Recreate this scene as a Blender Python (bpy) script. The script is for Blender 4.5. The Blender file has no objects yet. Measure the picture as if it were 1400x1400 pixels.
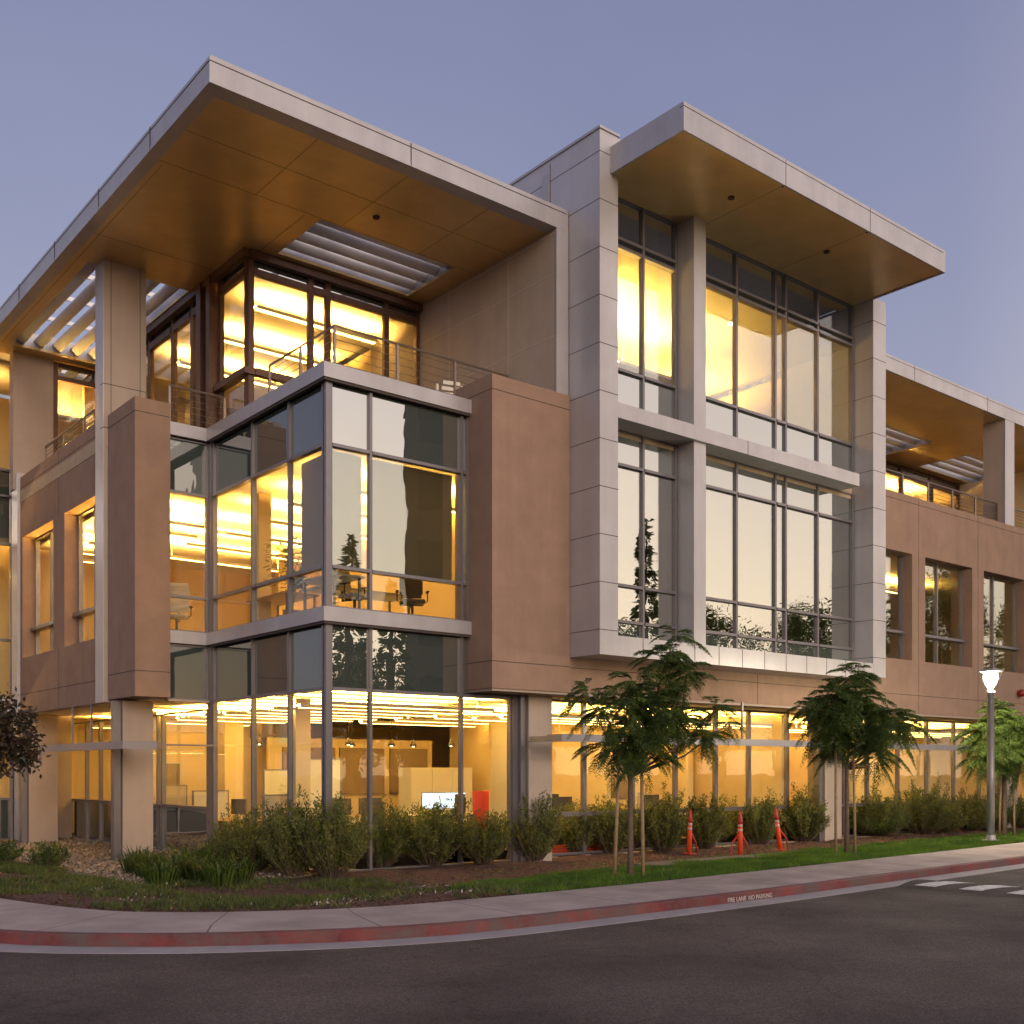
import bpy, bmesh, math, random
import numpy as np
from mathutils import Vector, Matrix
random.seed(7); rng = np.random.default_rng(7)
R = math.radians
S = bpy.context.scene
COL = S.collection

# ------------------------------------------------------------------ camera
YAW = R(50.7237)                       # view azimuth measured from +X
VD = Vector((math.cos(YAW), math.sin(YAW), 0)); RD = Vector((math.sin(YAW), -math.cos(YAW), 0))
CAMP = Vector((-9.8626, -17.3876, 1.45))
cam = bpy.data.cameras.new('camera'); camo = bpy.data.objects.new('camera', cam); COL.objects.link(camo)
cam.sensor_width = 36; cam.lens = 36 * 1501.4 / 1400; cam.clip_end = 2000; cam.clip_start = .1
cam.shift_x = 0; cam.shift_y = (1054.4 - 700) / 1400
camo.location = CAMP; camo.rotation_euler = (R(90), 0, YAW - R(90))
S.camera = camo

# ------------------------------------------------------------------ world, sun, exposure
SUN_AZ = R(-100)                       # direction towards the set sun, from +X
GLOW = R(-74)                          # middle of the bright western sky
SUN_EL = R(3)
W = bpy.data.worlds.new('World'); S.world = W; W.use_nodes = True
nt = W.node_tree; nt.nodes.clear()
def N(nt, t, **k):
    n = nt.nodes.new(t)
    for a, v in k.items():
        if a.startswith('i_'):
            n.inputs[int(a[2:]) if a[2:].isdigit() else a[2:]].default_value = v
        else: setattr(n, a, v)
    return n
def math_(nt, op, a, b=None, clamp=False):
    n = nt.nodes.new('ShaderNodeMath'); n.operation = op; n.use_clamp = clamp
    for i, v in enumerate((a, b)):
        if v is None: continue
        if isinstance(v, (int, float)): n.inputs[i].default_value = v
        else: nt.links.new(v, n.inputs[i])
    return n.outputs[0]
def ramp(nt, fac, stops, interp='LINEAR'):
    n = nt.nodes.new('ShaderNodeValToRGB'); cr = n.color_ramp; cr.interpolation = interp
    while len(cr.elements) < len(stops): cr.elements.new(.5)
    for e, (p, c) in zip(cr.elements, stops):
        e.position = p; e.color = (*c, 1) if len(c) == 3 else c
    nt.links.new(fac, n.inputs[0]); return n.outputs[0]
def mixc(nt, fac, a, b, mode='MIX'):
    n = nt.nodes.new('ShaderNodeMix'); n.data_type = 'RGBA'; n.blend_type = mode
    for i, v in ((0, fac), (6, a), (7, b)):
        if isinstance(v, (int, float)): n.inputs[i].default_value = v
        elif isinstance(v, tuple): n.inputs[i].default_value = (*v, 1) if len(v) == 3 else v
        else: nt.links.new(v, n.inputs[i])
    return n.outputs[2]
tc = N(nt, 'ShaderNodeTexCoord'); sep = N(nt, 'ShaderNodeSeparateXYZ'); nt.links.new(tc.outputs['Generated'], sep.inputs[0])
x, y, z = sep.outputs
el = math_(nt, 'MAXIMUM', z, 0.0)
hz = math_(nt, 'SQRT', math_(nt, 'ADD', math_(nt, 'MULTIPLY', x, x), math_(nt, 'ADD', math_(nt, 'MULTIPLY', y, y), 1e-5)))
ca = math_(nt, 'DIVIDE', math_(nt, 'ADD', math_(nt, 'MULTIPLY', x, math.cos(GLOW)), math_(nt, 'MULTIPLY', y, math.sin(GLOW))), hz)
away = ramp(nt, el, [(0, (.40, .37, .45)), (.27, (.362, .36, .515)), (.42, (.29, .30, .47)), (.6, (.225, .24, .42)), (1, (.17, .19, .37))])
sun_c = ramp(nt, el, [(0, (2.6, 1.85, 1.15)), (.15, (2.35, 1.9, 1.45)), (.35, (1.75, 1.5, 1.42)), (.62, (.75, .68, .75)), (1, (.17, .19, .37))])
fz = math_(nt, 'POWER', math_(nt, 'MULTIPLY', math_(nt, 'MAXIMUM', math_(nt, 'ADD', ca, .22), 0.0), .82, True), 1.0)
grad = mixc(nt, fz, away, sun_c)
sky = N(nt, 'ShaderNodeTexSky', sky_type='NISHITA', sun_disc=False, sun_elevation=SUN_EL, sun_rotation=math.pi/2 - SUN_AZ)
nois = N(nt, 'ShaderNodeTexNoise', i_Scale=2.2, i_Detail=5.0); nt.links.new(tc.outputs['Generated'], nois.inputs['Vector'])
nf = ramp(nt, nois.outputs['Fac'], [(.3, (.90, .91, .93)), (.7, (1.09, 1.07, 1.05))])
grad = mixc(nt, 1.0, grad, nf, 'MULTIPLY')
bg1 = N(nt, 'ShaderNodeBackground'); nt.links.new(grad, bg1.inputs[0]); bg1.inputs[1].default_value = .85
bg2 = N(nt, 'ShaderNodeBackground'); nt.links.new(sky.outputs[0], bg2.inputs[0]); bg2.inputs[1].default_value = .05
add = N(nt, 'ShaderNodeAddShader'); nt.links.new(bg1.outputs[0], add.inputs[0]); nt.links.new(bg2.outputs[0], add.inputs[1])
wo = N(nt, 'ShaderNodeOutputWorld'); nt.links.new(add.outputs[0], wo.inputs[0])

sl = bpy.data.lights.new('sun', 'SUN'); so = bpy.data.objects.new('sun', sl); COL.objects.link(so)
sl.energy = .95; sl.angle = R(25); sl.color = (1, .80, .66)
sd = Vector((math.cos(SUN_AZ) * math.cos(R(14)), math.sin(SUN_AZ) * math.cos(R(14)), math.sin(R(14))))
so.rotation_euler = sd.to_track_quat('Z', 'Y').to_euler(); so.location = (0, -30, 30)

S.view_settings.view_transform = 'Standard'; S.view_settings.look = 'None'
S.view_settings.exposure = 0; S.view_settings.gamma = 1
S.render.engine = 'CYCLES'
cy = S.cycles; cy.use_denoising = True; cy.max_bounces = 8; cy.diffuse_bounces = 4; cy.glossy_bounces = 4
cy.transmission_bounces = 6; cy.transparent_max_bounces = 16; cy.sample_clamp_indirect = 6; cy.caustics_reflective = False; cy.caustics_refractive = False

# ------------------------------------------------------------------ materials
MATS = {}
def mat(name, col, rough=.7, metal=0., noise=.0, nscale=6., bump=0., bscale=60., spec=.5, coord='Object', col2=None, extra=None):
    m = bpy.data.materials.new(name); m.use_nodes = True; t = m.node_tree; b = t.nodes['Principled BSDF']
    b.inputs['Roughness'].default_value = rough; b.inputs['Metallic'].default_value = metal
    b.inputs['Specular IOR Level'].default_value = spec
    co = N(t, 'ShaderNodeTexCoord').outputs[coord]
    if noise or col2:
        n = N(t, 'ShaderNodeTexNoise', i_Scale=nscale, i_Detail=6.0, i_Roughness=.6); t.links.new(co, n.inputs['Vector'])
        lo = tuple(c * (1 - noise) for c in col); hi = col2 or tuple(min(1, c * (1 + noise)) for c in col)
        c = ramp(t, n.outputs['Fac'], [(.35, lo), (.68, hi)])
        t.links.new(c, b.inputs['Base Color'])
    else: b.inputs['Base Color'].default_value = (*col, 1)
    if bump:
        n2 = N(t, 'ShaderNodeTexNoise', i_Scale=bscale, i_Detail=4.0); t.links.new(co, n2.inputs['Vector'])
        bp = N(t, 'ShaderNodeBump', i_Strength=bump, i_Distance=.02); t.links.new(n2.outputs['Fac'], bp.inputs['Height']); t.links.new(bp.outputs[0], b.inputs['Normal'])
    MATS[name] = m
    return m
def emit(name, col, st):
    m = bpy.data.materials.new(name); m.use_nodes = True; t = m.node_tree; t.nodes.clear()
    e = N(t, 'ShaderNodeEmission'); e.inputs[0].default_value = (*col, 1); e.inputs[1].default_value = st
    o = N(t, 'ShaderNodeOutputMaterial'); t.links.new(e.outputs[0], o.inputs[0]); MATS[name] = m; return m
def glass(name, base, tint=(.85, .9, .86), opaque=None, wave=.012):
    m = bpy.data.materials.new(name); m.use_nodes = True; t = m.node_tree; t.nodes.clear()
    g = N(t, 'ShaderNodeBsdfGlossy'); g.inputs['Roughness'].default_value = .0; g.inputs[0].default_value = (.97, .98, .96, 1)
    co = N(t, 'ShaderNodeTexCoord').outputs['Object']
    n = N(t, 'ShaderNodeTexNoise', i_Scale=1.1, i_Detail=2.0); t.links.new(co, n.inputs['Vector'])
    bp = N(t, 'ShaderNodeBump', i_Strength=.2, i_Distance=wave); t.links.new(n.outputs['Fac'], bp.inputs['Height']); t.links.new(bp.outputs[0], g.inputs['Normal'])
    if opaque:
        s = N(t, 'ShaderNodeBsdfDiffuse'); s.inputs[0].default_value = (*opaque, 1)
    else:
        s = N(t, 'ShaderNodeBsdfTransparent'); s.inputs[0].default_value = (*tint, 1)
    ge = N(t, 'ShaderNodeNewGeometry'); dp = N(t, 'ShaderNodeVectorMath', operation='DOT_PRODUCT')
    t.links.new(ge.outputs['Incoming'], dp.inputs[0]); t.links.new(ge.outputs['Normal'], dp.inputs[1])
    cc = math_(t, 'SUBTRACT', 1.0, math_(t, 'ABSOLUTE', dp.outputs['Value']), True)
    f = math_(t, 'ADD', math_(t, 'MULTIPLY', math_(t, 'POWER', cc, 5.0), 1 - base), base, True)
    mx = N(t, 'ShaderNodeMixShader'); t.links.new(f, mx.inputs[0]); t.links.new(s.outputs[0], mx.inputs[1]); t.links.new(g.outputs[0], mx.inputs[2])
    o = N(t, 'ShaderNodeOutputMaterial'); t.links.new(mx.outputs[0], o.inputs[0]); MATS[name] = m; return m

mat('metal_panel', (.525, .51, .53), .42, .35, .05, 1.2, .015, 9)
mat('metal_fascia', (.47, .455, .475), .38, .35, .04, 1.0, .01, 6)
mat('soffit', (.70, .505, .235), .30, .45, .10, .7, .03, 1.5)
mat('stucco', (.335, .222, .158), .9, 0, .06, 2.0, .15, 90)
mat('stucco_beige', (.46, .38, .32), .85, 0, .05, 1.4, .10, 90)
mat('joint', (.07, .055, .05), .9)
mat('joint_soft', (.22, .145, .07), .6)
mat('joint_light', (.56, .50, .44), .7)
mat('mullion', (.22, .205, .22), .35, .5, .03)
mat('brown_frame', (.12, .06, .038), .4, .2, .15, 5)
mat('bar_metal', (.30, .285, .31), .4, .3)
mat('louver', (.85, .84, .86), .5, .0)
mat('rail', (.30, .24, .20), .35, .7)
mat('floor_in', (.46, .37, .26), .7, 0, .1)
mat('ceiling', (.78, .70, .56), .9)
mat('wall_in', (.84, .66, .38), .9, 0, .05, .8)
mat('wall_dark', (.16, .12, .09), .8, 0, .1, 1)
mat('dark', (.04, .035, .035), .6)
mat('shade', (.62, .50, .34), .95, 0, .03)
mat('shade_dim', (.30, .25, .16), .95, 0, .03)
mat('asphalt', (.080, .061, .053), .86, 0, .42, .55, .8, 130)
mat('white_paint', (.62, .60, .57), .7, 0, .25, 14)
mat('orange', (.80, .085, .02), .5, 0, .08, 12)
mat('orange_dark', (.45, .04, .03), .55, 0, .1, 12)
mat('reflective', (.55, .42, .42), .3)
mat('steel_pole', (.42, .42, .44), .4, .6, .06, 8)
mat('bark', (.16, .115, .08), .9, 0, .25, 18, .4, 60)
mat('stake', (.34, .24, .13), .85, 0, .2, 15, .2, 60)
mat('leaf_dark', (.03, .065, .010), .55, 0, .0, 4, col2=(.14, .21, .035))
mat('leaf_lamplit', (.07, .13, .02), .55, 0, .0, 3, col2=(.16, .22, .04))  # lighter leaf copy, the street lamp's light put into the colour
mat('leaf_shrub', (.05, .075, .014), .6, 0, .0, 4, col2=(.25, .28, .06))
mat('leaf_broad', (.03, .035, .018), .45, 0, .0, 4, col2=(.08, .045, .028))
mat('grass', (.055, .13, .012), .7, 0, .0, 1.2, col2=(.15, .27, .025))
mat('weed', (.045, .07, .014), .7, 0, .0, 2.5, col2=(.16, .20, .04))
mat('flower', (.75, .68, .66), .8)
mat('chair_black', (.03, .028, .03), .6)
mat('chair_grey', (.5, .45, .40), .7)
mat('wood', (.38, .22, .10), .5, 0, .15, 5)
mat('white_board', (.8, .76, .66), .4)
mat('red_panel', (.6, .05, .02), .6)
mat('leaf_in', (.10, .16, .03), .6)
mat('pot', (.30, .24, .20), .6)
mat('red_dome', (.25, .02, .015), .35)
emit('uplight', (1, .53, .105), 440)
emit('uplight_hi', (1, .55, .13), 330)
emit('uplight_low', (1, .56, .12), 170)
emit('fill_glow', (1, .62, .18), 16)
emit('downlight', (1, .75, .4), 30)
emit('screen', (.75, .88, 1), 2.2)
emit('exit_green', (.15, 1, .35), 2.5)
emit('lamp_glow', (1, .88, .68), 80)
glass('glass_clear', .055, (.93, .95, .92))
glass('glass_up', .20)
glass('glass_coated', .38, (.7, .7, .62))
glass('spandrel', .40, opaque=(.075, .09, .08))
glass('spandrel_dim', .18, opaque=(.06, .08, .075))
glass('lamp_glass', .05, (.98, .98, .98))

for n_ in ('shade', 'shade_dim'):
    t_ = MATS[n_].node_tree; b_ = t_.nodes['Principled BSDF']; o_ = [q for q in t_.nodes if q.type == 'OUTPUT_MATERIAL'][0]
    tr_ = N(t_, 'ShaderNodeBsdfTranslucent'); tr_.inputs[0].default_value = (.42, .36, .22, 1); mx_ = N(t_, 'ShaderNodeMixShader'); mx_.inputs[0].default_value = .45
    t_.links.new(b_.outputs[0], mx_.inputs[1]); t_.links.new(tr_.outputs[0], mx_.inputs[2]); t_.links.new(mx_.outputs[0], o_.inputs[0])
def streaks(n_, amt, zs=.12, xs=2.6):
    t = MATS[n_].node_tree; b = t.nodes['Principled BSDF']; co = N(t, 'ShaderNodeTexCoord').outputs['Object']; mp = N(t, 'ShaderNodeMapping'); t.links.new(co, mp.inputs[0]); mp.inputs['Scale'].default_value = (xs, xs, zs)
    n = N(t, 'ShaderNodeTexNoise', i_Scale=1.0, i_Detail=7.0, i_Roughness=.65); t.links.new(mp.outputs[0], n.inputs['Vector'])
    n2 = N(t, 'ShaderNodeTexNoise', i_Scale=.5, i_Detail=5.0, i_Roughness=.7); t.links.new(co, n2.inputs['Vector'])
    c1 = ramp(t, n.outputs['Fac'], [(.3, (1-amt,)*3), (.7, (1+amt*.5,)*3)]); c2 = ramp(t, n2.outputs['Fac'], [(.3, (1-amt,)*3), (.7, (1+amt*.6,)*3)])
    src = b.inputs['Base Color'].links[0].from_socket
    t.links.new(mixc(t, 1.0, mixc(t, 1.0, src, c1, 'MULTIPLY'), c2, 'MULTIPLY'), b.inputs['Base Color'])
streaks('stucco', .075); streaks('stucco_beige', .07); streaks('metal_panel', .08); streaks('metal_fascia', .09); streaks('soffit', .06, 1, 1)
# kerb / walk materials driven by the length along the kerb (UV.x in metres)
def walk_mat():
    m = mat('concrete_walk', (.385, .315, .28), .88, 0, .22, 1.3, .25, 120); t = m.node_tree; b = t.nodes['Principled BSDF']
    uv = N(t, 'ShaderNodeUVMap'); sp = N(t, 'ShaderNodeSeparateXYZ'); t.links.new(uv.outputs[0], sp.inputs[0])
    fr = math_(t, 'FRACT', math_(t, 'DIVIDE', sp.outputs[0], 1.7)); g = math_(t, 'LESS_THAN', fr, .012)
    src = b.inputs['Base Color'].links[0].from_socket
    t.links.new(mixc(t, g, src, (.16, .13, .12)), b.inputs['Base Color'])
walk_mat()
def kerb_mat():
    m = mat('kerb_red', (.13, .028, .032), .8, 0, .0, 2.0, .3, 90, col2=(.25, .065, .062)); t = m.node_tree; b = t.nodes['Principled BSDF']
    uv = N(t, 'ShaderNodeUVMap'); n = N(t, 'ShaderNodeTexNoise', i_Scale=1.7, i_Detail=8.0, i_Roughness=.75); t.links.new(uv.outputs[0], n.inputs['Vector'])
    worn = ramp(t, n.outputs['Fac'], [(.43, (0, 0, 0)), (.58, (1, 1, 1))])
    src = b.inputs['Base Color'].links[0].from_socket
    c1 = mixc(t, worn, src, (.13, .085, .08))
    t.links.new(c1, b.inputs['Base Color'])
kerb_mat()
mat('gutter', (.36, .32, .31), .85, 0, .12, 2.5, .2, 120)
def asphalt_extra():
    m = MATS['asphalt']; t = m.node_tree; b = t.nodes['Principled BSDF']; co = N(t, 'ShaderNodeTexCoord').outputs['Object']
    src = b.inputs['Base Color'].links[0].from_socket
    f = N(t, 'ShaderNodeTexNoise', i_Scale=60.0, i_Detail=4.0, i_Roughness=.8); t.links.new(co, f.inputs['Vector'])
    sp = ramp(t, f.outputs['Fac'], [(.33, (.4, .4, .4)), (.5, (1, 1, 1)), (.66, (2.3, 2.2, 2.1))])
    c = mixc(t, 1.0, src, sp, 'MULTIPLY')
    v = N(t, 'ShaderNodeTexVoronoi', feature='DISTANCE_TO_EDGE', i_Scale=.42)
    wn = N(t, 'ShaderNodeTexNoise', i_Scale=1.6, i_Detail=6.0); t.links.new(co, wn.inputs['Vector'])
    vm = N(t, 'ShaderNodeVectorMath', operation='MULTIPLY_ADD'); t.links.new(wn.outputs['Color'], vm.inputs[0]); vm.inputs[1].default_value = (.9, .9, .9); t.links.new(co, vm.inputs[2])
    t.links.new(vm.outputs[0], v.inputs['Vector'])
    cr = ramp(t, v.outputs['Distance'], [(.0, (.6, .6, .6)), (.008, (1, 1, 1))])
    c = mixc(t, 1.0, c, cr, 'MULTIPLY'); t.links.new(c, b.inputs['Base Color'])
asphalt_extra()
def soil_mat():
    m = mat('soil', (.06, .028, .02), .95, 0, .0, 9, .9, 45, col2=(.15, .07, .045))
soil_mat()
mat('gravel', (.30, .24, .17), .9, 0, .35, 22, 1.0, 28)
mat('turf', (.03, .05, .012), .95, 0, .3, 6, .5, 40)

# ------------------------------------------------------------------ helpers
def tag(o, label=None, cat=None, group=None, kind=None):
    if label: o['label'] = label
    if cat: o['category'] = cat
    if group: o['group'] = group
    if kind: o['kind'] = kind
    return o
def empty(name, loc=(0, 0, 0), label=None, cat=None, group=None, rz=0):
    o = bpy.data.objects.new(name, None); COL.objects.link(o); o.location = loc; o.rotation_euler = (0, 0, rz); o.empty_display_size = .2
    return tag(o, label, cat, group)
def copy_tree(o, parent=None):
    c = o.copy(); COL.objects.link(c); c.parent = parent
    for ch in list(o.children): copy_tree(ch, c)
    return c
class MB:
    def __init__(s, *mats): s.v = []; s.f = []; s.m = []; s.mats = list(mats); s.uv = None; s.smooth = False
    def mi(s, m):
        if m is None: return 0
        if m not in s.mats: s.mats.append(m)
        return s.mats.index(m)
    def quad(s, a, b, c, d, m=None):
        n = len(s.v); s.v += [a, b, c, d]; s.f.append((n, n+1, n+2, n+3)); s.m.append(s.mi(m))
    def tri(s, a, b, c, m=None):
        n = len(s.v); s.v += [a, b, c]; s.f.append((n, n+1, n+2)); s.m.append(s.mi(m))
    def box(s, x0, x1, y0, y1, z0, z1, m=None):
        if x0 > x1: x0, x1 = x1, x0
        if y0 > y1: y0, y1 = y1, y0
        if z0 > z1: z0, z1 = z1, z0
        n = len(s.v)
        s.v += [(x0,y0,z0),(x1,y0,z0),(x1,y1,z0),(x0,y1,z0),(x0,y0,z1),(x1,y0,z1),(x1,y1,z1),(x0,y1,z1)]
        k = s.mi(m)
        for q in ((0,3,2,1),(4,5,6,7),(0,1,5,4),(1,2,6,5),(2,3,7,6),(3,0,4,7)):
            s.f.append(tuple(n+i for i in q)); s.m.append(k)
        return s
    def grid(s, axis, us, vs, full, w0, w1, m=None):
        """prism with holes. axis 'z': u=x v=y w=z; 'y': u=x v=z w=y; 'x': u=y v=z w=x"""
        def P(u, v, w): return {'z': (u, v, w), 'y': (u, w, v), 'x': (w, u, v)}[axis]
        nu, nv = len(us)-1, len(vs)-1
        F = [[bool(full((us[i]+us[i+1])/2, (vs[j]+vs[j+1])/2)) for j in range(nv)] for i in range(nu)]
        for i in range(nu):
            for j in range(nv):
                if not F[i][j]: continue
                u0, u1, v0, v1 = us[i], us[i+1], vs[j], vs[j+1]
                s.quad(P(u0,v0,w0), P(u0,v1,w0), P(u1,v1,w0), P(u1,v0,w0), m)
                s.quad(P(u0,v0,w1), P(u1,v0,w1), P(u1,v1,w1), P(u0,v1,w1), m)
                if i == 0 or not F[i-1][j]: s.quad(P(u0,v0,w0), P(u0,v0,w1), P(u0,v1,w1), P(u0,v1,w0), m)
                if i == nu-1 or not F[i+1][j]: s.quad(P(u1,v0,w0), P(u1,v1,w0), P(u1,v1,w1), P(u1,v0,w1), m)
                if j == 0 or not F[i][j-1]: s.quad(P(u0,v0,w0), P(u1,v0,w0), P(u1,v0,w1), P(u0,v0,w1), m)
                if j == nv-1 or not F[i][j+1]: s.quad(P(u0,v1,w0), P(u0,v1,w1), P(u1,v1,w1), P(u1,v1,w0), m)
        return s
    def tube(s, pts, rad, sides=8, m=None, cap=True):
        pts = [Vector(p) for p in pts]; k = s.mi(m)
        if isinstance(rad, (int, float)): rad = [rad] * len(pts)
        rings = []
        for i, p in enumerate(pts):
            d = (pts[min(i+1, len(pts)-1)] - pts[max(i-1, 0)])
            d = d.normalized() if d.length > 1e-9 else Vector((0, 0, 1))
            u = d.cross(Vector((0, 0, 1)) if abs(d.z) < .95 else Vector((1, 0, 0))).normalized(); w = d.cross(u)
            n = len(s.v)
            for a in range(sides):
                t = 2*math.pi*a/sides; s.v.append(tuple(p + (u*math.cos(t) + w*math.sin(t)) * rad[i]))
            rings.append(n)
        for i in range(len(rings)-1):
            for a in range(sides):
                b = (a+1) % sides; s.f.append((rings[i]+a, rings[i]+b, rings[i+1]+b, rings[i+1]+a)); s.m.append(k)
        if cap:
            s.f.append(tuple(rings[0]+a for a in reversed(range(sides)))); s.m.append(k)
            s.f.append(tuple(rings[-1]+a for a in range(sides))); s.m.append(k)
        return s
    def lathe(s, prof, c=(0, 0, 0), sides=20, m=None):
        k = s.mi(m); rings = []
        for r, z in prof:
            n = len(s.v)
            for a in range(sides):
                t = 2*math.pi*a/sides; s.v.append((c[0]+r*math.cos(t), c[1]+r*math.sin(t), c[2]+z))
            rings.append(n)
        for i in range(len(rings)-1):
            for a in range(sides):
                b = (a+1) % sides; s.f.append((rings[i]+a, rings[i]+b, rings[i+1]+b, rings[i+1]+a)); s.m.append(k)
        s.f.append(tuple(rings[0]+a for a in reversed(range(sides)))); s.m.append(k)
        s.f.append(tuple(rings[-1]+a for a in range(sides))); s.m.append(k)
        return s
    def build(s, name, parent=None, smooth=False, bevel=0, normals=True):
        me = bpy.data.meshes.new(name); me.from_pydata([tuple(v) for v in s.v], [], s.f)
        for m in s.mats: me.materials.append(MATS[m])
        me.polygons.foreach_set('material_index', s.m)
        if normals:
            bm = bmesh.new(); bm.from_mesh(me); bmesh.ops.remove_doubles(bm, verts=bm.verts, dist=1e-5)
            bmesh.ops.recalc_face_normals(bm, faces=bm.faces); bm.to_mesh(me); bm.free()
        if smooth: me.polygons.foreach_set('use_smooth', [True]*len(me.polygons))
        o = bpy.data.objects.new(name, me); COL.objects.link(o); o.parent = parent
        if bevel:
            b = o.modifiers.new('bevel', 'BEVEL'); b.width = bevel; b.segments = 2; b.limit_method = 'ANGLE'
        return o

# ------------------------------------------------------------------ ground, kerb, road
def smooth_curve(P, n=260):
    P = [Vector((a, b, 0)) for a, b in P]; out = []
    for i in range(len(P)-1):
        p0 = P[max(i-1, 0)]; p1 = P[i]; p2 = P[i+1]; p3 = P[min(i+2, len(P)-1)]
        for k in range(24):
            t = k/24
            out.append(.5*((2*p1) + (p2-p0)*t + (2*p0-5*p1+4*p2-p3)*t*t + (3*p1-p0-3*p2+p3)*t**3))
    out.append(P[-1])
    L = [0]
    for a, b in zip(out, out[1:]): L.append(L[-1] + (b-a).length)
    res = []; tot = L[-1]; j = 0
    for i in range(n):
        s = tot*i/(n-1)
        while j < len(L)-2 and L[j+1] < s: j += 1
        t = (s-L[j])/max(1e-9, L[j+1]-L[j]); res.append(out[j].lerp(out[j+1], t))
    return res, tot
KERB = [(-8.6, 60), (-8.5, 25), (-8.3, 8), (-8.0, 0), (-7.6, -3.4), (-6.89, -5.7), (-5.83, -6.9), (-4.68, -7.6), (-3.64, -8.0), (-2.31, -8.17), (1.28, -8.15), (5.29, -7.92), (10.41, -7.6), (20, -7.0), (60, -5.2), (140, -2)]
KC, KL = smooth_curve(KERB, 420)
def offs(C, d):      # positive d: outward (road side)
    o = []
    for i, p in enumerate(C):
        t = (C[min(i+1, len(C)-1)] - C[max(i-1, 0)]).normalized(); o.append(p + Vector((t.y, -t.x, 0)) * d)
    return o
# is outward right? travelling from +y to -y then +x: right-hand side of travel is outside-left... checked by sign below
tt = (KC[200]-KC[199]).normalized(); OUT = 1 if (Vector((tt.y, -tt.x, 0)).y < 0) else -1
def ring(d, z): return [Vector((p.x, p.y, z)) for p in offs(KC, d*OUT)]
def strip(name, rings, m, kind='structure', parent=None):
    mb = MB(m); n = len(rings[0])
    me = bpy.data.meshes.new(name); v = []; f = []; uv = []
    for r in rings: v += [tuple(p) for p in r]
    w = [0]
    for a, b in zip(rings, rings[1:]): w.append(w[-1] + (a[n//2]-b[n//2]).length)
    for k in range(len(rings)-1):
        for i in range(n-1):
            f.append((k*n+i, k*n+i+1, (k+1)*n+i+1, (k+1)*n+i))
            u0, u1 = i*KL/(n-1), (i+1)*KL/(n-1); uv += [(u0, w[k]), (u1, w[k]), (u1, w[k+1]), (u0, w[k+1])]
    me.from_pydata(v, [], f); me.materials.append(MATS[m]); l = me.uv_layers.new(name='UVMap')
    l.data.foreach_set('uv', [c for q in uv for c in q])
    bm = bmesh.new(); bm.from_mesh(me); bmesh.ops.recalc_face_normals(bm, faces=bm.faces)
    if sum(fa.normal.z for fa in bm.faces) < 0: bmesh.ops.reverse_faces(bm, faces=bm.faces)
    bm.to_mesh(me); bm.free()
    o = bpy.data.objects.new(name, me); COL.objects.link(o); o.parent = parent
    if kind and not parent: o['kind'] = kind
    return o
# walk width varies a little: 1.75 m at the bend to 1.45 m on the straight
def walk_w(i):
    s = i/(len(KC)-1)*KL; return 1.5
ZR = -.24
strip('sidewalk', [ring(0, -.12), ring(-1.45, -.105), ring(-1.46, -.2)], 'concrete_walk')
kerb = strip('kerb', [ring(0, -.12), ring(.115, -.12), ring(.13, -.132), ring(.135, ZR-.02)], 'kerb_red')
strip('gutter', [ring(.136, ZR+.004), ring(.52, ZR-.004+.008), ring(.53, ZR-.02)], 'gutter')
strip('road', [ring(.50, ZR), ring(3, ZR), ring(8, ZR), ring(20, ZR), ring(60, ZR)], 'asphalt')
KCa = np.array([(p.x, p.y) for p in ring(-1.46, 0)])
KT = np.gradient(KCa, axis=0); KN = np.stack([-KT[:, 1], KT[:, 0]], 1); KN /= np.linalg.norm(KN, axis=1)[:, None]
cen = np.array([20., 20.])
if np.mean(np.sum((cen-KCa)*KN, 1)) < 0: KN = -KN
def inside(P):                       # distance inwards of the sidewalk's inner edge (negative outside)
    P = np.atleast_2d(P); out = np.empty(len(P))
    for s in range(0, len(P), 4000):
        q = P[s:s+4000]; d = q[:, None, :] - KCa[None]; r = np.einsum('ijk,ijk->ij', d, d); i = r.argmin(1)
        out[s:s+4000] = np.sqrt(r[np.arange(len(q)), i]) * np.sign(np.einsum('ij,ij->i', d[np.arange(len(q)), i], KN[i]))
    return out
def hnoise(x, y): return .018*np.sin(x*2.1+y*1.3)+.014*np.sin(x*5.3-y*4.1+1)+.010*np.sin(x*9.7+y*8.3)
def gz(P):
    P = np.atleast_2d(P); d = inside(P); t = np.clip(d/4.5, 0, 1); t = t*t*(3-2*t)
    low = -.40 - .1*np.clip((-P[:, 0]+1)/4, 0, 1)
    z = -.11 + (low+.11)*t + hnoise(P[:, 0], P[:, 1])*np.clip(d*2, 0, 1)*(P[:, 1] < 0.5)
    return np.where(d < 0, -.42, z), d
def gz1(x, y): return float(gz([(x, y)])[0][0])
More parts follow.
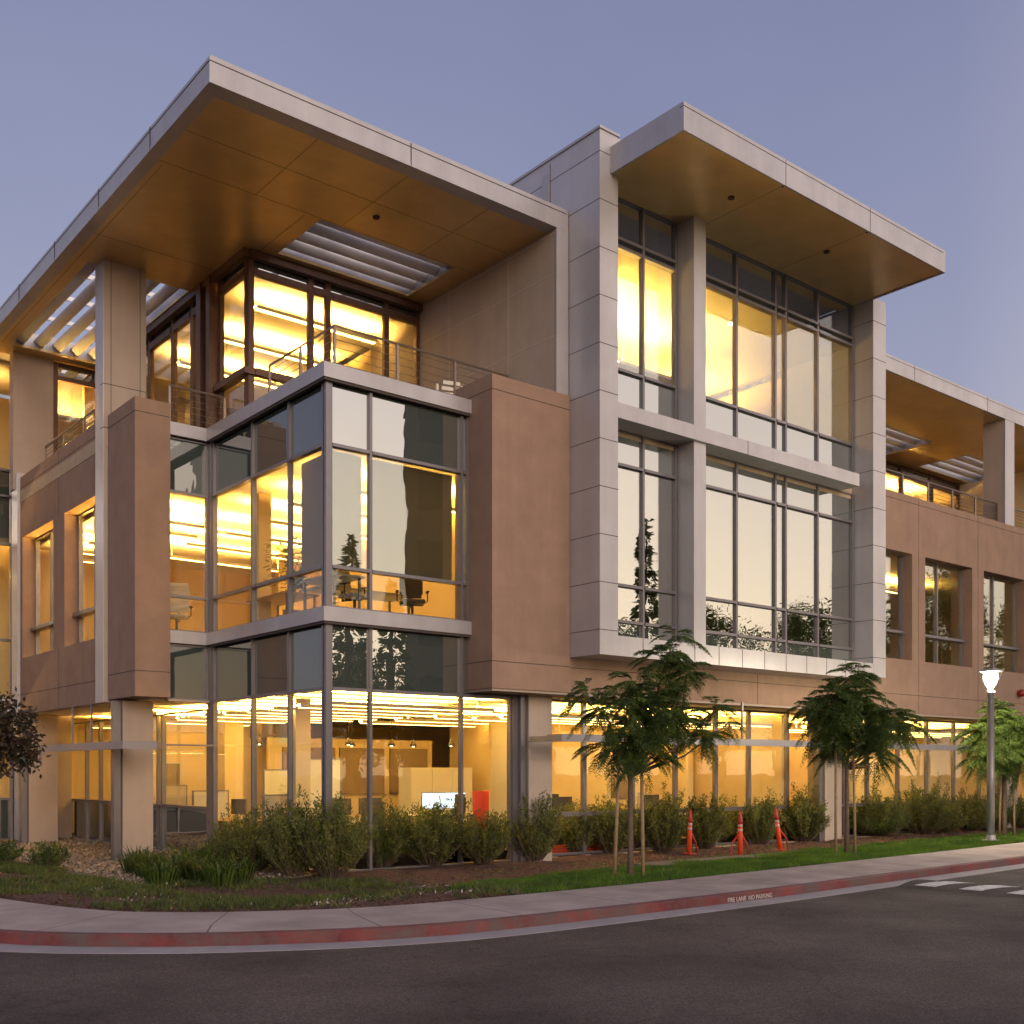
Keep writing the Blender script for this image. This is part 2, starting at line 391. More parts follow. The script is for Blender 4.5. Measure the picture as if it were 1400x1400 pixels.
def make_ground():
    xs = np.concatenate([[-400, -200, -100, -50, -25], np.arange(-12, 32, .25), [34, 38, 45, 60, 100, 200, 400]])
    ys = np.concatenate([[-400, -200, -100, -50, -25, -14], np.arange(-9, 8, .25), [9, 12, 20, 40, 100, 200, 400]])
    X, Y = np.meshgrid(xs, ys, indexing='ij'); P = np.stack([X.ravel(), Y.ravel()], 1); Z, d = gz(P)
    ny = len(ys); v = np.column_stack([P, Z]); f = []; mi = []
    for i in range(len(xs)-1):
        for j in range(ny-1):
            f.append((i*ny+j, (i+1)*ny+j, (i+1)*ny+j+1, i*ny+j+1))
            cx_, cy_ = (xs[i]+xs[i+1])/2, (ys[j]+ys[j+1])/2
            dd = d[i*ny+j]; k = 0
            if cx_ < 0.3 and cy_ > .2 and cx_ > -3.2: k = 1
            elif dd < 2.7+1.0*min(1, max(0, (cx_-.5)/3)) and cx_ > -.9: k = 2
            mi.append(k)
    me = bpy.data.meshes.new('ground'); me.from_pydata(v.tolist(), [], f)
    for m in ('soil', 'gravel', 'turf'): me.materials.append(MATS[m])
    me.polygons.foreach_set('material_index', mi); me.polygons.foreach_set('use_smooth', [True]*len(f))
    o = bpy.data.objects.new('ground', me); COL.objects.link(o); o['kind'] = 'structure'
make_ground()

# ------------------------------------------------------------------ building
B = empty('office_building', (2, 2, 0), 'three storey brown and grey office building with glowing windows and wide flat roof canopies', 'building')
BM = Matrix.Translation((-2, -2, 0))
def part(mb, name, parent=B, label=None, **k):
    o = mb.build(name, parent, **k)
    if parent is B: o.matrix_parent_inverse = BM
    if label: o['label'] = label
    return o
FL = -.42
Z2a, Z2, Z3a, Z3 = 4.16, 4.42, 8.55, 8.82
ZS, ZT = 12.55, 12.97
# --- roof canopy over the corner
def in_r(x, y, r): return r[0] < x < r[1] and r[2] < y < r[3]
HA = (1.15, 4.5, 2.15, 4.0); HB = (-1.86, .42, 7.0, 12.95)
mb = MB('soffit', 'metal_fascia', 'joint')
xs = sorted([-2.44, HB[0], HB[1], HA[0], HA[1], 5.345, -1.0, 3.0]); ys = sorted([-.62, HA[2], HA[3], HB[2], HB[3], 13.75, 5.5, 10])
mb.grid('z', xs, ys, lambda x, y: not in_r(x, y, HA) and not in_r(x, y, HB), ZS, ZS+.06, 'soffit')
mb2 = MB('metal_fascia', 'joint')
mb2.grid('z', xs, ys, lambda x, y: not in_r(x, y, HA) and not in_r(x, y, HB), ZS+.06, ZT, 'metal_fascia')
mb2.box(-2.447, 5.3, -.627, -.3, ZS-.004, ZS+.06); mb2.box(-2.447, -2.2, -.3, 13.757, ZS-.004, ZS+.06)
mb2.box(-2.40, 5.32, -.58, 1.0, ZT, ZT+.05); mb2.box(-2.40, -1.9, 1.0, 13.7, ZT, ZT+.05)
for x_ in (1.45,): mb2.box(x_, x_+.014, -.631, -.6, ZS, ZT+.0, 'joint')
mb2.box(-2.446, 5.3, -.626, -.6, ZT-.075, ZT-.062, 'joint'); mb2.box(-2.446, -2.2, -.6, 13.7, ZT-.075, ZT-.062, 'joint')
for y_ in (1.9, 4.6, 7.4, 10.1): mb2.box(-2.451, -2.2, y_, y_+.014, ZS, ZT, 'joint')
part(mb2, 'roof_canopy')
for x_ in (-.3, 1.6, 3.5):
    mb.box(x_, x_+.010, -.55, 2.1, ZS-.003, ZS+.01, 'joint_soft')
for y_ in (.9, 2.1, 5.6): mb.box(-2.35, 4.95, y_, y_+.010, ZS-.0035, ZS+.01, 'joint_soft')
for x_ in (-2.1, .8): mb.box(x_, x_+.010, 2.2, 12.9, ZS-.003, ZS+.01, 'joint_soft')
mb.lathe([(.07, -.03), (.07, .02)], (1.95, 1.35, ZS), 14, 'joint')
part(mb, 'soffit', label='brown metal underside of the corner roof canopy')
def blade(mb, axis, a0, a1, c, z, w=.34, t=.09, tilt=.0):
    n = 12; prof = []
    for k in range(n):
        a = 2*math.pi*k/n; u = math.cos(a)*w/2; v = math.sin(a)*t/2
        prof.append((u*math.cos(tilt)-v*math.sin(tilt), u*math.sin(tilt)+v*math.cos(tilt)))
    b = len(mb.v)
    for a in (a0, a1):
        for u, v in prof: mb.v.append((a, c+u, z+v) if axis == 'x' else (c+u, a, z+v))
    for k in range(n):
        j = (k+1) % n; mb.f.append((b+k, b+j, b+n+j, b+n+k)); mb.m.append(0)
    mb.f.append(tuple(b+k for k in range(n))); mb.m.append(0); mb.f.append(tuple(b+n+k for k in range(n))); mb.m.append(0)
for k in range(4):
    mb = MB('louver', 'joint'); c = 2.37+k*.46; blade(mb, 'x', 1.16, 4.49, c, ZS+.16, .27, .085, -.5); part(mb, 'louver', smooth=True)
for x_ in (1.9, 3.2): mb = MB('louver'); mb.box(x_, x_+.05, 2.16, 3.99, ZS+.3, ZS+.4); part(mb, 'louver_rail')
for k in range(5):
    mb = MB('louver'); c = -1.66+k*.46; blade(mb, 'y', 7.01, 12.94, c, ZS+.16, .27, .085, -.5); part(mb, 'louver', smooth=True)
for y_ in (8.5, 10, 11.5): mb = MB('louver'); mb.box(-1.85, .41, y_, y_+.05, ZS+.3, ZS+.4); part(mb, 'louver_rail')

# --- fin wall at the right end of the terrace
mb = MB('stucco_beige', 'metal_fascia', 'joint_light')
mb.box(5.03, 5.345, -.59, 6.5, Z3, ZS, 'stucco_beige')
mb.box(5.02, 5.345, -.625, -.59, Z3, ZS, 'metal_fascia')
for z_ in (11.62, 10.35): mb.box(5.026, 5.2, -.585, 4.3, z_, z_+.018, 'joint_light')
mb.box(5.025, 5.2, -.585, 4.3, ZS-.10, ZS-.07, 'joint_light')
for y_ in (.95, 3.1): mb.box(5.0265, 5.2, y_, y_+.016, Z3, ZS, 'joint_light')
part(mb, 'terrace_wall', label='beige panelled wall closing the top floor terrace')

# --- tower frame
Yt = -1.54
mb = MB('metal_panel', 'joint', 'metal_fascia')
mb.box(5.36, 5.87, Yt, 1.3, 3.79, 14.28)
mb.box(5.871, 6.6, Yt+.004, 1.29, 14.05, 14.26)
mb.box(5.33, 5.90, Yt-.03, 1.32, 14.28, 14.33, 'metal_fascia')
zz = 4.28; js = []
while zz < 14.1: js.append(zz); zz += .955
for i, z_ in enumerate(js):
    mb.box(5.357, 5.873, Yt-.003, Yt+.1, z_, z_+.014, 'joint')
for i, z_ in enumerate(js): mb.box(5.357, 5.5, Yt+.1, 1.25, z_, z_+.012, 'joint')
mb.box(5.3565, 5.5, -.05, -.035, 3.8, 14.2, 'joint')
mb.box(5.335, 5.36, -.02, .18, 12.98, 14.0, 'metal_fascia')
part(mb, 'tower_side_frame', label='grey metal panelled left side of the projecting tower')
mb = MB('metal_panel', 'joint')
mb.box(15.0, 15.57, Yt, 1.3, 3.86, 13.55)
for i in range(10):
    z_ = 4.35+i*.955; mb.box(14.997, 15.573, Yt-.003, Yt+.1, z_, z_+.014, 'joint'); mb.box(14.997, 15.2, Yt+.1, -.97, z_, z_+.012, 'joint')
part(mb, 'tower_side_frame')
mb = MB('metal_panel', 'joint')
mb.box(5.87, 15.0, Yt+.01, -.66, 3.79, 4.2)
for k in range(11):
    x_ = 6.6+k*.8; mb.box(x_, x_+.014, Yt+.006, Yt+.1, 3.79, 4.2, 'joint')
part(mb, 'tower_sill')
mb = MB('metal_panel', 'joint')
mb.box(5.87, 14.4, Yt+.012, -.98, 8.62, 8.93)
mb.box(10.0, 10.014, Yt+.008, Yt+.1, 8.62, 8.93, 'joint'); part(mb, 'tower_band')
mb = MB('metal_panel')
mb.box(8.27, 8.66, -1.45, -.9, 4.2, 8.62); mb.box(8.27, 8.66, -1.45, -.9, 8.93, 13.55)
part(mb, 'pilaster')
mb = MB('soffit', 'joint')
mb.box(5.70, 14.95, -3.45, -.5, 13.50, 13.56)
for x_, y_ in ((8.3, -2.45), (11.9, -2.3)): mb.lathe([(.07, -.03), (.07, .02)], (x_, y_, 13.5), 14, 'joint')
for x_ in (8.75, 11.8): mb.box(x_, x_+.010, -3.4, -1.0, 13.4965, 13.52, 'joint_soft')
part(mb, 'soffit', label='brown metal underside of the tower canopy')
mb = MB('metal_fascia', 'joint')
mb.box(5.65, 15.0, -3.5, 1.2, 13.56, 14.0)
mb.box(5.65, 15.0, -3.5, -3.45, 13.47, 13.56); mb.box(5.65, 5.70, -3.45, -1.56, 13.47, 13.56); mb.box(14.95, 15.0, -3.45, -.5, 13.47, 13.56)
mb.box(5.70, 14.95, -3.45, 1.1, 14.0, 14.05)
mb.box(5.647, 14.9, -3.504, -3.4, 13.92, 13.932, 'joint')
for x_ in (8.75, 11.8): mb.box(x_, x_+.014, -3.503, -3.4, 13.47, 14.0, 'joint')
part(mb, 'roof_canopy', label='flat roof canopy projecting from the top of the tower')

# --- stucco piers, left box, right wing
def pier(x0, x1, y0, y1, z0, z1, js=()):
    mb = MB('stucco', 'joint'); mb.box(x0, x1, y0, y1, z0, z1)
    for z_ in (z1-.30, z0+.52): mb.box(x0-.003, x1+.003, y0-.003, y0+.2, z_, z_+.014, 'joint'); mb.box(x0-.003, x0+.2, y0+.2, y1-.01, z_, z_+.014, 'joint')
    return part(mb, 'pier', bevel=0)
pier(3.32, 5.35, -.66, .55, 3.07, 9.17)
pier(-1.57, -.82, 5.0, 6.6, 3.0, 9.17)
mb = MB('metal_panel', 'joint', 'stucco_beige')
mb.box(-1.64, -.72, 6.62, 7.15, 2.95, ZS, 'stucco_beige')
mb.box(-1.66, -1.64, 6.63, 7.13, 2.95, ZS, 'metal_panel')
for z_ in (9.85, 8.9): mb.box(-1.664, -.717, 6.617, 6.8, z_, z_+.014, 'joint')
for x_ in (-1.5, -.86): mb.box(x_, x_+.012, 6.6175, 6.8, 9.17, ZS, 'joint')
part(mb, 'column', label='tall beige column carrying the corner roof canopy')
# left stucco box
mb = MB('stucco', 'joint')
op = [(7.16, 9.5), (10.34, 12.95)]
us = sorted([7.15, 7.16, 9.5, 10.34, 12.95, 13.15]); vs = [2.95, 4.4, 7.57, 9.17]
mb.grid('x', us, vs, lambda u, v: not (4.4 < v < 7.57 and any(a < u < b for a, b in op)), -1.59, -1.15)
for z_ in (8.87, 3.45): mb.box(-1.593, -1.5, 7.15, 13.15, z_, z_+.014, 'joint')
for y_ in (9.92,): mb.box(-1.5932, -1.5, y_, y_+.013, 2.95, 4.4, 'joint'); mb.box(-1.5932, -1.5, y_, y_+.013, 7.57, 9.17, 'joint')
part(mb, 'stucco_wall')
mb = MB('metal_panel'); mb.box(-1.66, -1.2, 13.16, 13.7, 2.6, 9.3); part(mb, 'corner_trim')
mb = MB('stucco_beige'); mb.box(-1.15, .1, 5.25, 13.7, 2.96, 3.1); mb.box(-1.55, -1.15, 6.65, 13.1, 2.94, 2.95); part(mb, 'overhang_soffit')
mb = MB('stucco_beige', 'joint'); mb.box(-1.70, -.68, 13.4, 13.7, 8.9, ZS); part(mb, 'stucco_wall', label='beige wall beside the lit window of the left terrace')
# right wing wall
mb = MB('stucco', 'joint')
ops = [(15.74+3.32*k, 18.37+3.32*k) for k in range(7)]
us = sorted([5.36, 15.6, 15.74, 42.0] + [a for o_ in ops for a in o_ if a not in (15.74,)]); vs = [3.07, 3.9, 4.2, 4.56, 7.55, 9.17]
mb.grid('y', us, vs, lambda u, v: (u < 15.6 and v < 3.9) or (u > 15.6 and not (4.56 < v < 7.55 and any(a < u < b for a, b in ops))), -.62, -.16)
for z_ in (8.97, 3.58): mb.box(5.4 if z_ < 4 else 15.6, 42, -.623, -.5, z_, z_+.014, 'joint')
for k in range(9):
    x_ = 18.71+3.32*k; mb.box(x_, x_+.014, -.6232, -.5, 3.07, 9.17, 'joint'); 
for x_ in (8.4, 11.5): mb.box(x_, x_+.014, -.6232, -.5, 3.07, 3.78, 'joint')
part(mb, 'stucco_wall', label='brown stucco wall of the right wing with deep square window openings')
mb = MB('stucco_beige'); mb.box(5.4, 42, -.60, .75, 3.02, 3.07); mb.box(3.35, 5.35, -.62, .55, 3.02, 3.07); part(mb, 'overhang_soffit')

# --- floor slab edges
slab = lambda x, y: (x > 0 and y > 0) or (x > -.82 and y > 5.06)
for z0, z1 in ((Z2a, Z2), (Z3a, Z3)):
    mb = MB('metal_fascia', 'joint'); mb.grid('z', [-.82, 0, 3.32, 5.34], [0, 5.06, 6.6], lambda x, y: slab(x, y) and not (x > 3.32 and y < .0), z0, z1)
    mb.box(.02, 3.3, .02, 4.9, z0-.05, z0-.0, 'joint')
    part(mb, 'balcony_slab' if z0 > 8 else 'floor_band')
mb = MB('floor_in'); mb.box(-1.14, 5.34, 6.6, 13.9, 4.1, 4.40); mb.box(5.34, 42, .05, 13.9, 4.1, 4.40); mb.box(5.88, 14.99, -.85, .05, 4.205, 4.40)
mb.box(-1.6, 5.34, 6.6, 13.9, 8.5, 8.80); mb.box(5.34, 42, -.1, 13.9, 8.5, 8.80); mb.box(5.88, 14.99, -.93, -.1, 8.5, 8.80); part(mb, 'floor')
mb = MB('floor_in'); mb.box(.1, 42, .3, 16, FL-.1, FL+.02); part(mb, 'floor')
# main roof over everything behind
mb = MB('metal_panel'); mb.box(5.35, 15.5, 1.35, 14, 12.6, 12.9); mb.box(-2.3, 5.3, 13.8, 15, 12.6, 12.9); part(mb, 'roof')
mb = MB('stucco_beige'); mb.box(-1.45, .085, 14.3, 14.5, FL, 12.5); mb.box(.56, .66, 13.52, 14.6, 8.85, 12.5); mb.box(.10, .56, 14.3, 14.5, 8.85, 12.5); mb.box(-6.2, -6.0, 14.3, 17, FL, 12.5); mb.box(-6, .3, 14.5, 17, 12.5, 12.6); mb.box(-6, .0, 14.5, 16.9, 8.9, 9.1); mb.box(-6, .0, 14.5, 16.9, 3.0, 3.3); mb.box(.12, .28, 15.35, 17.0, FL, 12.5); part(mb, 'end_wall')

# --- right wing canopy
mb = MB('soffit', 'metal_fascia', 'joint')
HW = [(16.6+6.3*k-(.0), 16.6+6.3*k+3.4, 2.1, 4.0) for k in range(-0, 5)]
HW = [(14.9, 18.3, 2.1, 4.0), (20.2, 24.4, 2.1, 4.0), (26.6, 30.4, 2.1, 4.0)]
xs = sorted([15.572, 42] + [a for h in HW for a in h[:2] if a > 15.6]); ys = [-.55, 2.1, 4.0, 6]
full = lambda x, y: not any(in_r(x, y, h) for h in HW)
mb.grid('z', xs, ys, full, 12.45, 12.5); part(mb, 'soffit', label='brown metal underside of the right wing canopy')
mb = MB('metal_fascia', 'joint'); mb.grid('z', xs, ys, full, 12.5, 12.88)
mb.box(15.575, 42, -.62, -.55, 12.44, 12.88)
for x_ in (18.5, 22.6, 26.7): mb.box(x_, x_+.014, -.623, -.5, 12.44, 12.88, 'joint')
mb.box(15.575, 42, -.6225, -.5, 12.80, 12.812, 'joint'); part(mb, 'roof_canopy', label='long roof canopy of the right wing')
for h in HW:
    for k in range(4):
        mb = MB('louver'); blade(mb, 'x', max(h[0], 15.6)+.01, h[1]-.01, 2.33+k*.46, 12.62, .27, .085, -.5); part(mb, 'louver', smooth=True)
mb = MB('stucco_beige', 'metal_fascia'); mb.box(23.74, 24.31, -.58, .1, 9.17, 12.45); mb.box(23.73, 24.32, -.61, -.58, 9.17, 12.45, 'metal_fascia'); part(mb, 'column', label='square beige column on the right wing terrace')

# --- glazing
def glaze(name, axis, plane, us, vs, mats, w=.06, d=.10, gm=None, depth_in=.0, label=None, fm='mullion', skipv=(), parent=B, outer=1, edges=True):
    """one window: frame of mullions at us (vertical lines) and vs (levels), panes between; plane = outer face of frame"""
    fr = MB(fm); gl = MB(*sorted(set(m for m in mats if m)))
    s = 1
    P0, P1 = plane, plane + d
    def bx(mb, u0, u1, z0, z1, a, b, m=None):
        if axis == 'y': mb.box(u0, u1, a, b, z0, z1, m)
        else: mb.box(a, b, u0, u1, z0, z1, m)
    for i, u in enumerate(us):
        if u in skipv: continue
        bx(fr, u-w/2, u+w/2, vs[0], vs[-1], P0, P1)
    for j, v in enumerate(vs):
        for a, b in zip(us, us[1:]):
            bx(fr, a+w/2, b-w/2, v-w/2 if j else v, v+w/2 if j < len(vs)-1 else v, P0-.02 if 0 < j < len(vs)-1 else P0+.01, P1)
    for j in range(len(vs)-1):
        if not mats[j]: continue
        for a, b in zip(us, us[1:]):
            bx(gl, a+w/2-.005, b-w/2+.005, vs[j], vs[j+1], P0+.055+depth_in, P0+.07+depth_in, mats[j])
    g = part(gl, name, parent, label=label); f = fr.build('frame', g)
    f.matrix_parent_inverse = BM.inverted() @ BM if False else Matrix.Identity(4)
    return g
ZB = FL+.02
# corner bay, ground floor
glaze('window', 'y', .10, [.20, 1.05, 3.16, 4.42], [ZB, 2.95, 4.14], ['glass_clear', 'spandrel'], label='tall ground floor glazing at the corner looking into a lit office')
glaze('window', 'x', .10, [.24, 1.55, 3.1, 4.95], [ZB, 2.95, 4.14], ['glass_clear', 'spandrel_dim'])
glaze('window', 'x', .10, [5.25, 7.8, 8.1, 10.5, 10.9, 12.1, 13.2, 15.3], [ZB, .65, 2.80], ['spandrel', 'glass_clear'], label='recessed ground floor glazing under the left overhang')
# corner posts of the bay
for q_ in ((.09, .165, .09, .165, ZB, 4.14), (.09, .165, .09, .165, 4.43, 8.53), (.085, .17, 5.0, 5.2, ZB, 4.14), (.085, .17, 5.0, 5.155, 4.43, 8.53)): mb = MB('mullion'); mb.box(*q_); part(mb, 'corner_post')
# corner bay, middle floor
glaze('window', 'y', .10, [.20, 1.05, 3.16, 3.3], [4.43, 5.17, 7.38, 8.53], ['glass_clear', 'glass_up', 'spandrel'], label='middle floor corner bay glazing reflecting the sunset sky')
glaze('window', 'x', .10, [.24, 1.55, 3.1, 4.95], [4.43, 5.17, 7.38, 8.53], ['glass_clear', 'glass_clear', 'spandrel_dim'])
glaze('window', 'y', 5.16, [-.80, .08], [4.43, 5.17, 7.38, 8.53], ['glass_clear', 'glass_clear', 'spandrel_dim'])
glaze('window', 'y', 5.16, [-.80, .08], [2.97, 4.14], ['spandrel_dim'])
mb = MB('stucco_beige'); mb.box(-.82, .1, 5.1, 5.3, 2.93, 2.97); part(mb, 'overhang_soffit')
# left box windows
for a, b in op:
    o_ = glaze('window', 'x', -1.28, [a+.04, (a+b)/2, b-.04], [4.4, 5.15, 7.57], ['glass_clear', 'glass_clear'])
    mb = MB('mullion'); mb.box(-1.42, -1.31, a+.05, b-.05, 5.12, 5.2); f = mb.build('window_bar', o_)
# tower glass
TB = (('window', [5.92, 7.2, 8.22]), ('window', [8.71, 10.3, 11.75, 12.15, 13.45, 14.95]))
for nm, us in TB:
    glaze(nm, 'y', -.98, us, [4.2, 4.6, 5.36, 7.89, 8.62], ['spandrel', 'glass_coated', 'glass_coated', 'spandrel'], d=.10)
    glaze(nm, 'y', -.98, us, [8.93, 9.88, 12.45, 12.63, 13.5], ['spandrel', 'glass_up', 'glass_up', 'glass_clear'], d=.12)
# right wing windows
for a, b in ops[:5]:
    o_ = glaze('window', 'y', -.34, [a+.03, a+1.15, b-.03], [4.56, 5.35, 7.55], ['glass_up', 'glass_up'], d=.08)
    mb = MB('mullion'); mb.box(a+.05, b-.05, -.46, -.365, 5.32, 5.39); f = mb.build('window_bar', o_)
# right ground glazing
us = [5.9, 6.96, 8.5, 9.97, 11.45, 12.75, 14.35]
glaze('window', 'y', .60, us, [ZB, .5, 3.02], ['glass_clear', 'glass_clear'], w=.10)
glaze('window', 'y', .60, [15.9, 16.94, 18.1, 19.7, 21.3, 22.9, 24.5, 26.1], [ZB, .5, 3.02], ['glass_clear', 'glass_clear'], w=.10)
# penthouse, brown steel frames
glaze('window', 'y', 4.3, [.68, 2.12, 2.55, 4.1, 5.0], [8.82, 10.0, 12.15, 12.52], ['glass_clear', 'glass_clear', 'spandrel'], w=.13, fm='brown_frame', label='top floor glazing with dark brown frames opening on the terrace')
glaze('window', 'x', .6, [4.42, 5.75], [8.82, 10.0, 12.15, 12.52], ['glass_clear', 'glass_clear', 'spandrel'], w=.13, fm='brown_frame')
glaze('window', 'x', .6, [6.65, 7.25, 8.4, 9.9, 11.5, 13.1], [8.82, 12.15, 12.52], ['glass_clear', 'spandrel'], w=.16, fm='brown_frame')
mb = MB('brown_frame'); mb.box(.42, .62, 5.85, 6.05, 8.82, 12.52); mb.box(.42, .62, 6.35, 6.58, 8.82, 12.52)
mb.box(.5, .74, 4.24, 4.34, 9.92, 10.06); mb.box(.5, .6, 4.34, 5.8, 9.92, 10.06); mb.box(.74, 2.2, 4.2, 4.3, 9.92, 10.06)
mb.box(.45, .6, 4.2, 13.2, 12.38, 12.545); mb.box(.6, 5.02, 4.15, 4.3, 12.38, 12.545); mb.box(.6, .72, 6.05, 6.35, 8.82, 12.5)
part(mb, 'steel_frame')
glaze('window', 'y', 13.4, [-.62, .5], [8.9, 12.1, 12.52], ['glass_clear', 'spandrel'], w=.12, fm='brown_frame', label='lit window of the left terrace')
# far left curtain wall
glaze('window', 'y', 14.3, [-6, -4.4, -2.9, -1.5], [ZB, .7, 2.6, 3.4, 5.0, 7.6, 8.9, 9.6, 12.5], ['spandrel', 'glass_clear', 'spandrel', 'glass_clear', 'glass_clear', 'spandrel', 'spandrel', 'glass_clear'], label='curtain wall at the far left edge with dark bands between lit floors')
mb = MB('metal_panel'); mb.box(-1.45, -1.0, 13.9, 14.5, FL, 2.6); mb.box(-6, -1.3, 14.1, 14.28, 3.0, 3.4); part(mb, 'corner_trim')
# right wing penthouse
glaze('window', 'y', 4.3, [15.7, 16.6, 17.5, 18.6, 19.9, 20.3, 21.6, 22.4, 23.6, 24.8, 26, 28, 30], [9.17, 10.9, 12.1, 12.44], ['glass_clear', 'glass_clear', 'spandrel'], w=.22, fm='brown_frame', label='brown framed glazing behind the right wing terrace')
mb = MB('metal_panel'); mb.box(15.9, 19.7, 1.2, 1.25, 9.1, 9.95); part(mb, 'terrace_screen')

# roller shades
def shade(x0, x1, y0, y1, z0, z1, m='shade'):
    mb = MB(m); mb.box(x0, x1, y0, y1, z0, z1); part(mb, 'roller_shade')
shade(.26, 1.0, .36, .37, 5.2, 7.35, 'shade_dim'); shade(1.12, 3.1, .36, .37, 5.2, 7.35, 'shade_dim')
shade(.36, .37, .30, 1.5, 5.2, 7.35, 'shade_dim')
shade(8.78, 14.9, -.72, -.71, 4.6, 8.2, 'shade_dim'); shade(5.95, 8.2, -.72, -.71, 4.6, 8.2, 'shade_dim')

# interior shell
mb = MB('ceiling')
mb.box(.32, 5.0, .32, 13.9, 2.98, 3.02); mb.box(5.0, 42, .8, 13.9, 2.98, 3.02)            # ground ceiling
mb.box(.32, 5.3, .32, 13.9, 7.45, 7.5); mb.box(-1.1, .32, 5.35, 13.9, 7.45, 7.5); mb.box(5.9, 42, .0, 13.9, 7.6, 7.65)
mb.box(.8, 5.02, 4.5, 13.35, 12.3, 12.34); mb.box(5.9, 14.98, -.8, 8, 12.46, 12.5); mb.box(15.6, 42, 4.5, 13.9, 12.2, 12.25)
part(mb, 'ceiling')
mb = MB('wall_in', 'wall_dark')
mb.box(.3, 42, 13.9, 14.05, 4.4, 12.5); mb.box(.3, 42, 15.9, 16.05, FL, 4.1); mb.box(.3, 15, 14.06, 15.9, 2.98, 3.02)
mb.box(-1.15, .3, 13.72, 13.87, 3.1, 8.95)
mb.box(5.36, 5.46, -.1, 13.9, 4.4, 12.4)                                                # tower party wall
mb.box(15.3, 15.45, .0, 13.9, 4.4, 12.4)
mb.box(15.0, 15.1, 1.3, 13.9, FL, 3.0, 'wall_in')
mb.box(6.0, 15, 7.8, 7.9, 4.4, 12.5)
mb.box(30, 30.1, 1, 13.9, FL, 12.4)
mb.box(9.6, 14.9, 4.4, 4.5, FL, 3.0); mb.box(15.5, 30, 4.4, 4.5, FL, 3.0); mb.box(9.6, 9.72, 2.6, 4.4, FL, 2.5); mb.box(9.62, 9.74, 4.5, 9.4, FL, 2.97); mb.box(5.95, 6.75, 2.7, 2.8, FL, 2.6); mb.box(12.9, 13.0, 2.9, 4.4, FL, 2.5); mb.box(19.0, 19.1, 1.8, 4.4, FL, 2.5)
mb.box(10.6, 12.2, 4.35, 4.4, .7, 1.9, 'wall_dark'); mb.box(16.6, 18.2, 4.35, 4.4, .7, 1.9, 'wall_dark'); mb.box(20.2, 21.2, 4.34, 4.4, FL, 1.9, 'wall_dark')
mb.box(.9, 1.0, 10.2, 13.9, 4.4, 7.4); mb.box(4.2, 5.3, 9.8, 9.9, 4.4, 7.4)
mb.box(.25, 5.0, 10.4, 10.5, FL, 2.9)
mb.box(.25, .45, 9.0, 9.4, FL, 2.9)
mb.box(-6, .12, 17, 17.1, FL, 12.4)
part(mb, 'partition')
for q_ in ((2.0, 2.5, 8.5, 9.0, FL, 2.98), (1.2, 1.55, 3.3, 3.65, FL, 2.98), (.9, 1.2, 4.4, 4.8, 4.42, 7.45)): mb = MB('wall_in'); mb.box(*q_); part(mb, 'inner_column')
mb = MB('wall_in', 'wall_dark'); 
mb.box(3.6, 8.9, 9.3, 9.4, FL, 2.35); mb.box(4.0, 5.6, 9.24, 9.3, .9, 2.1, 'wall_dark'); mb.box(5.75, 7.2, 9.24, 9.3, .8, 2.1, 'wall_dark'); mb.box(7.4, 8.7, 9.24, 9.3, .8, 2.1, 'wall_dark')
mb.box(3.55, 5.0, 9.6, 10.3, 2.35, 2.98, 'wall_dark')
part(mb, 'partition')
mb = MB('dark'); mb.box(15.6, 42, 14.2, 14.4, 9, 12.4); part(mb, 'back_wall')

# ground columns with steel fins
def gcol(x0, x1, y0, y1, z1=3.02):
    mb = MB('stucco_beige'); mb.box(x0, x1, y0, y1, -.62, z1)
    o_ = part(mb, 'column'); mb = MB('mullion'); mb.box(x0-.17, x0-.03, y0+.05, y0+.25, -.62, z1); mb.box(x0-.03, x0-.004, y0+.1, y0+.2, -.62, z1); mb.build('steel_fin', o_)
gcol(-1.46, -.80, 6.0, 6.55, 2.95); gcol(-1.36, -.62, 13.2, 13.8, 2.95)
gcol(4.72, 5.36, -.1, .45); gcol(15.0, 15.75, -.1, .45); gcol(24.9, 25.6, -.1, .45)
mb = MB('mullion'); mb.box(4.42, 4.60, .05, .25, -.6, 3.02); mb.box(5.5, 5.62, .55, .7, -.6, 3.02); part(mb, 'steel_fin')

# sunshade bars
def bar(name, segs, hang):
    mb = MB('bar_metal', 'mullion')
    for s_ in segs: mb.box(*s_, 'bar_metal')
    for h_ in hang: mb.box(*h_, 'mullion')
    part(mb, name)
bar('sunshade', [(4.65, 20.6, -1.2, -1.14, 2.04, 2.19), (4.65, 20.6, -1.14, -.75, 2.16, 2.19), (4.65, 4.69, -1.14, -.2, 2.04, 2.16)],
    [(x_, x_+.04, -1.13, -1.09, 2.19, 3.04) for x_ in (6.9, 10.3, 13.7, 17.1)] + [(x_, x_+.05, -.75, .6, 2.12, 2.16) for x_ in (6.9, 10.3, 13.7, 17.1, 20)])
bar('sunshade', [(-2.0, -1.94, 4.5, 10.4, 1.9, 2.06), (-1.94, -1.3, 4.5, 4.56, 1.9, 2.06), (-1.94, -1.5, 4.56, 10.4, 2.03, 2.06)],
    [(-1.5, .1, y_, y_+.05, 1.98, 2.02) for y_ in (4.9, 7.5, 10)] + [(-1.6, -1.56, y_, y_+.04, 2.06, 2.95) for y_ in (7.6, 8.9)])

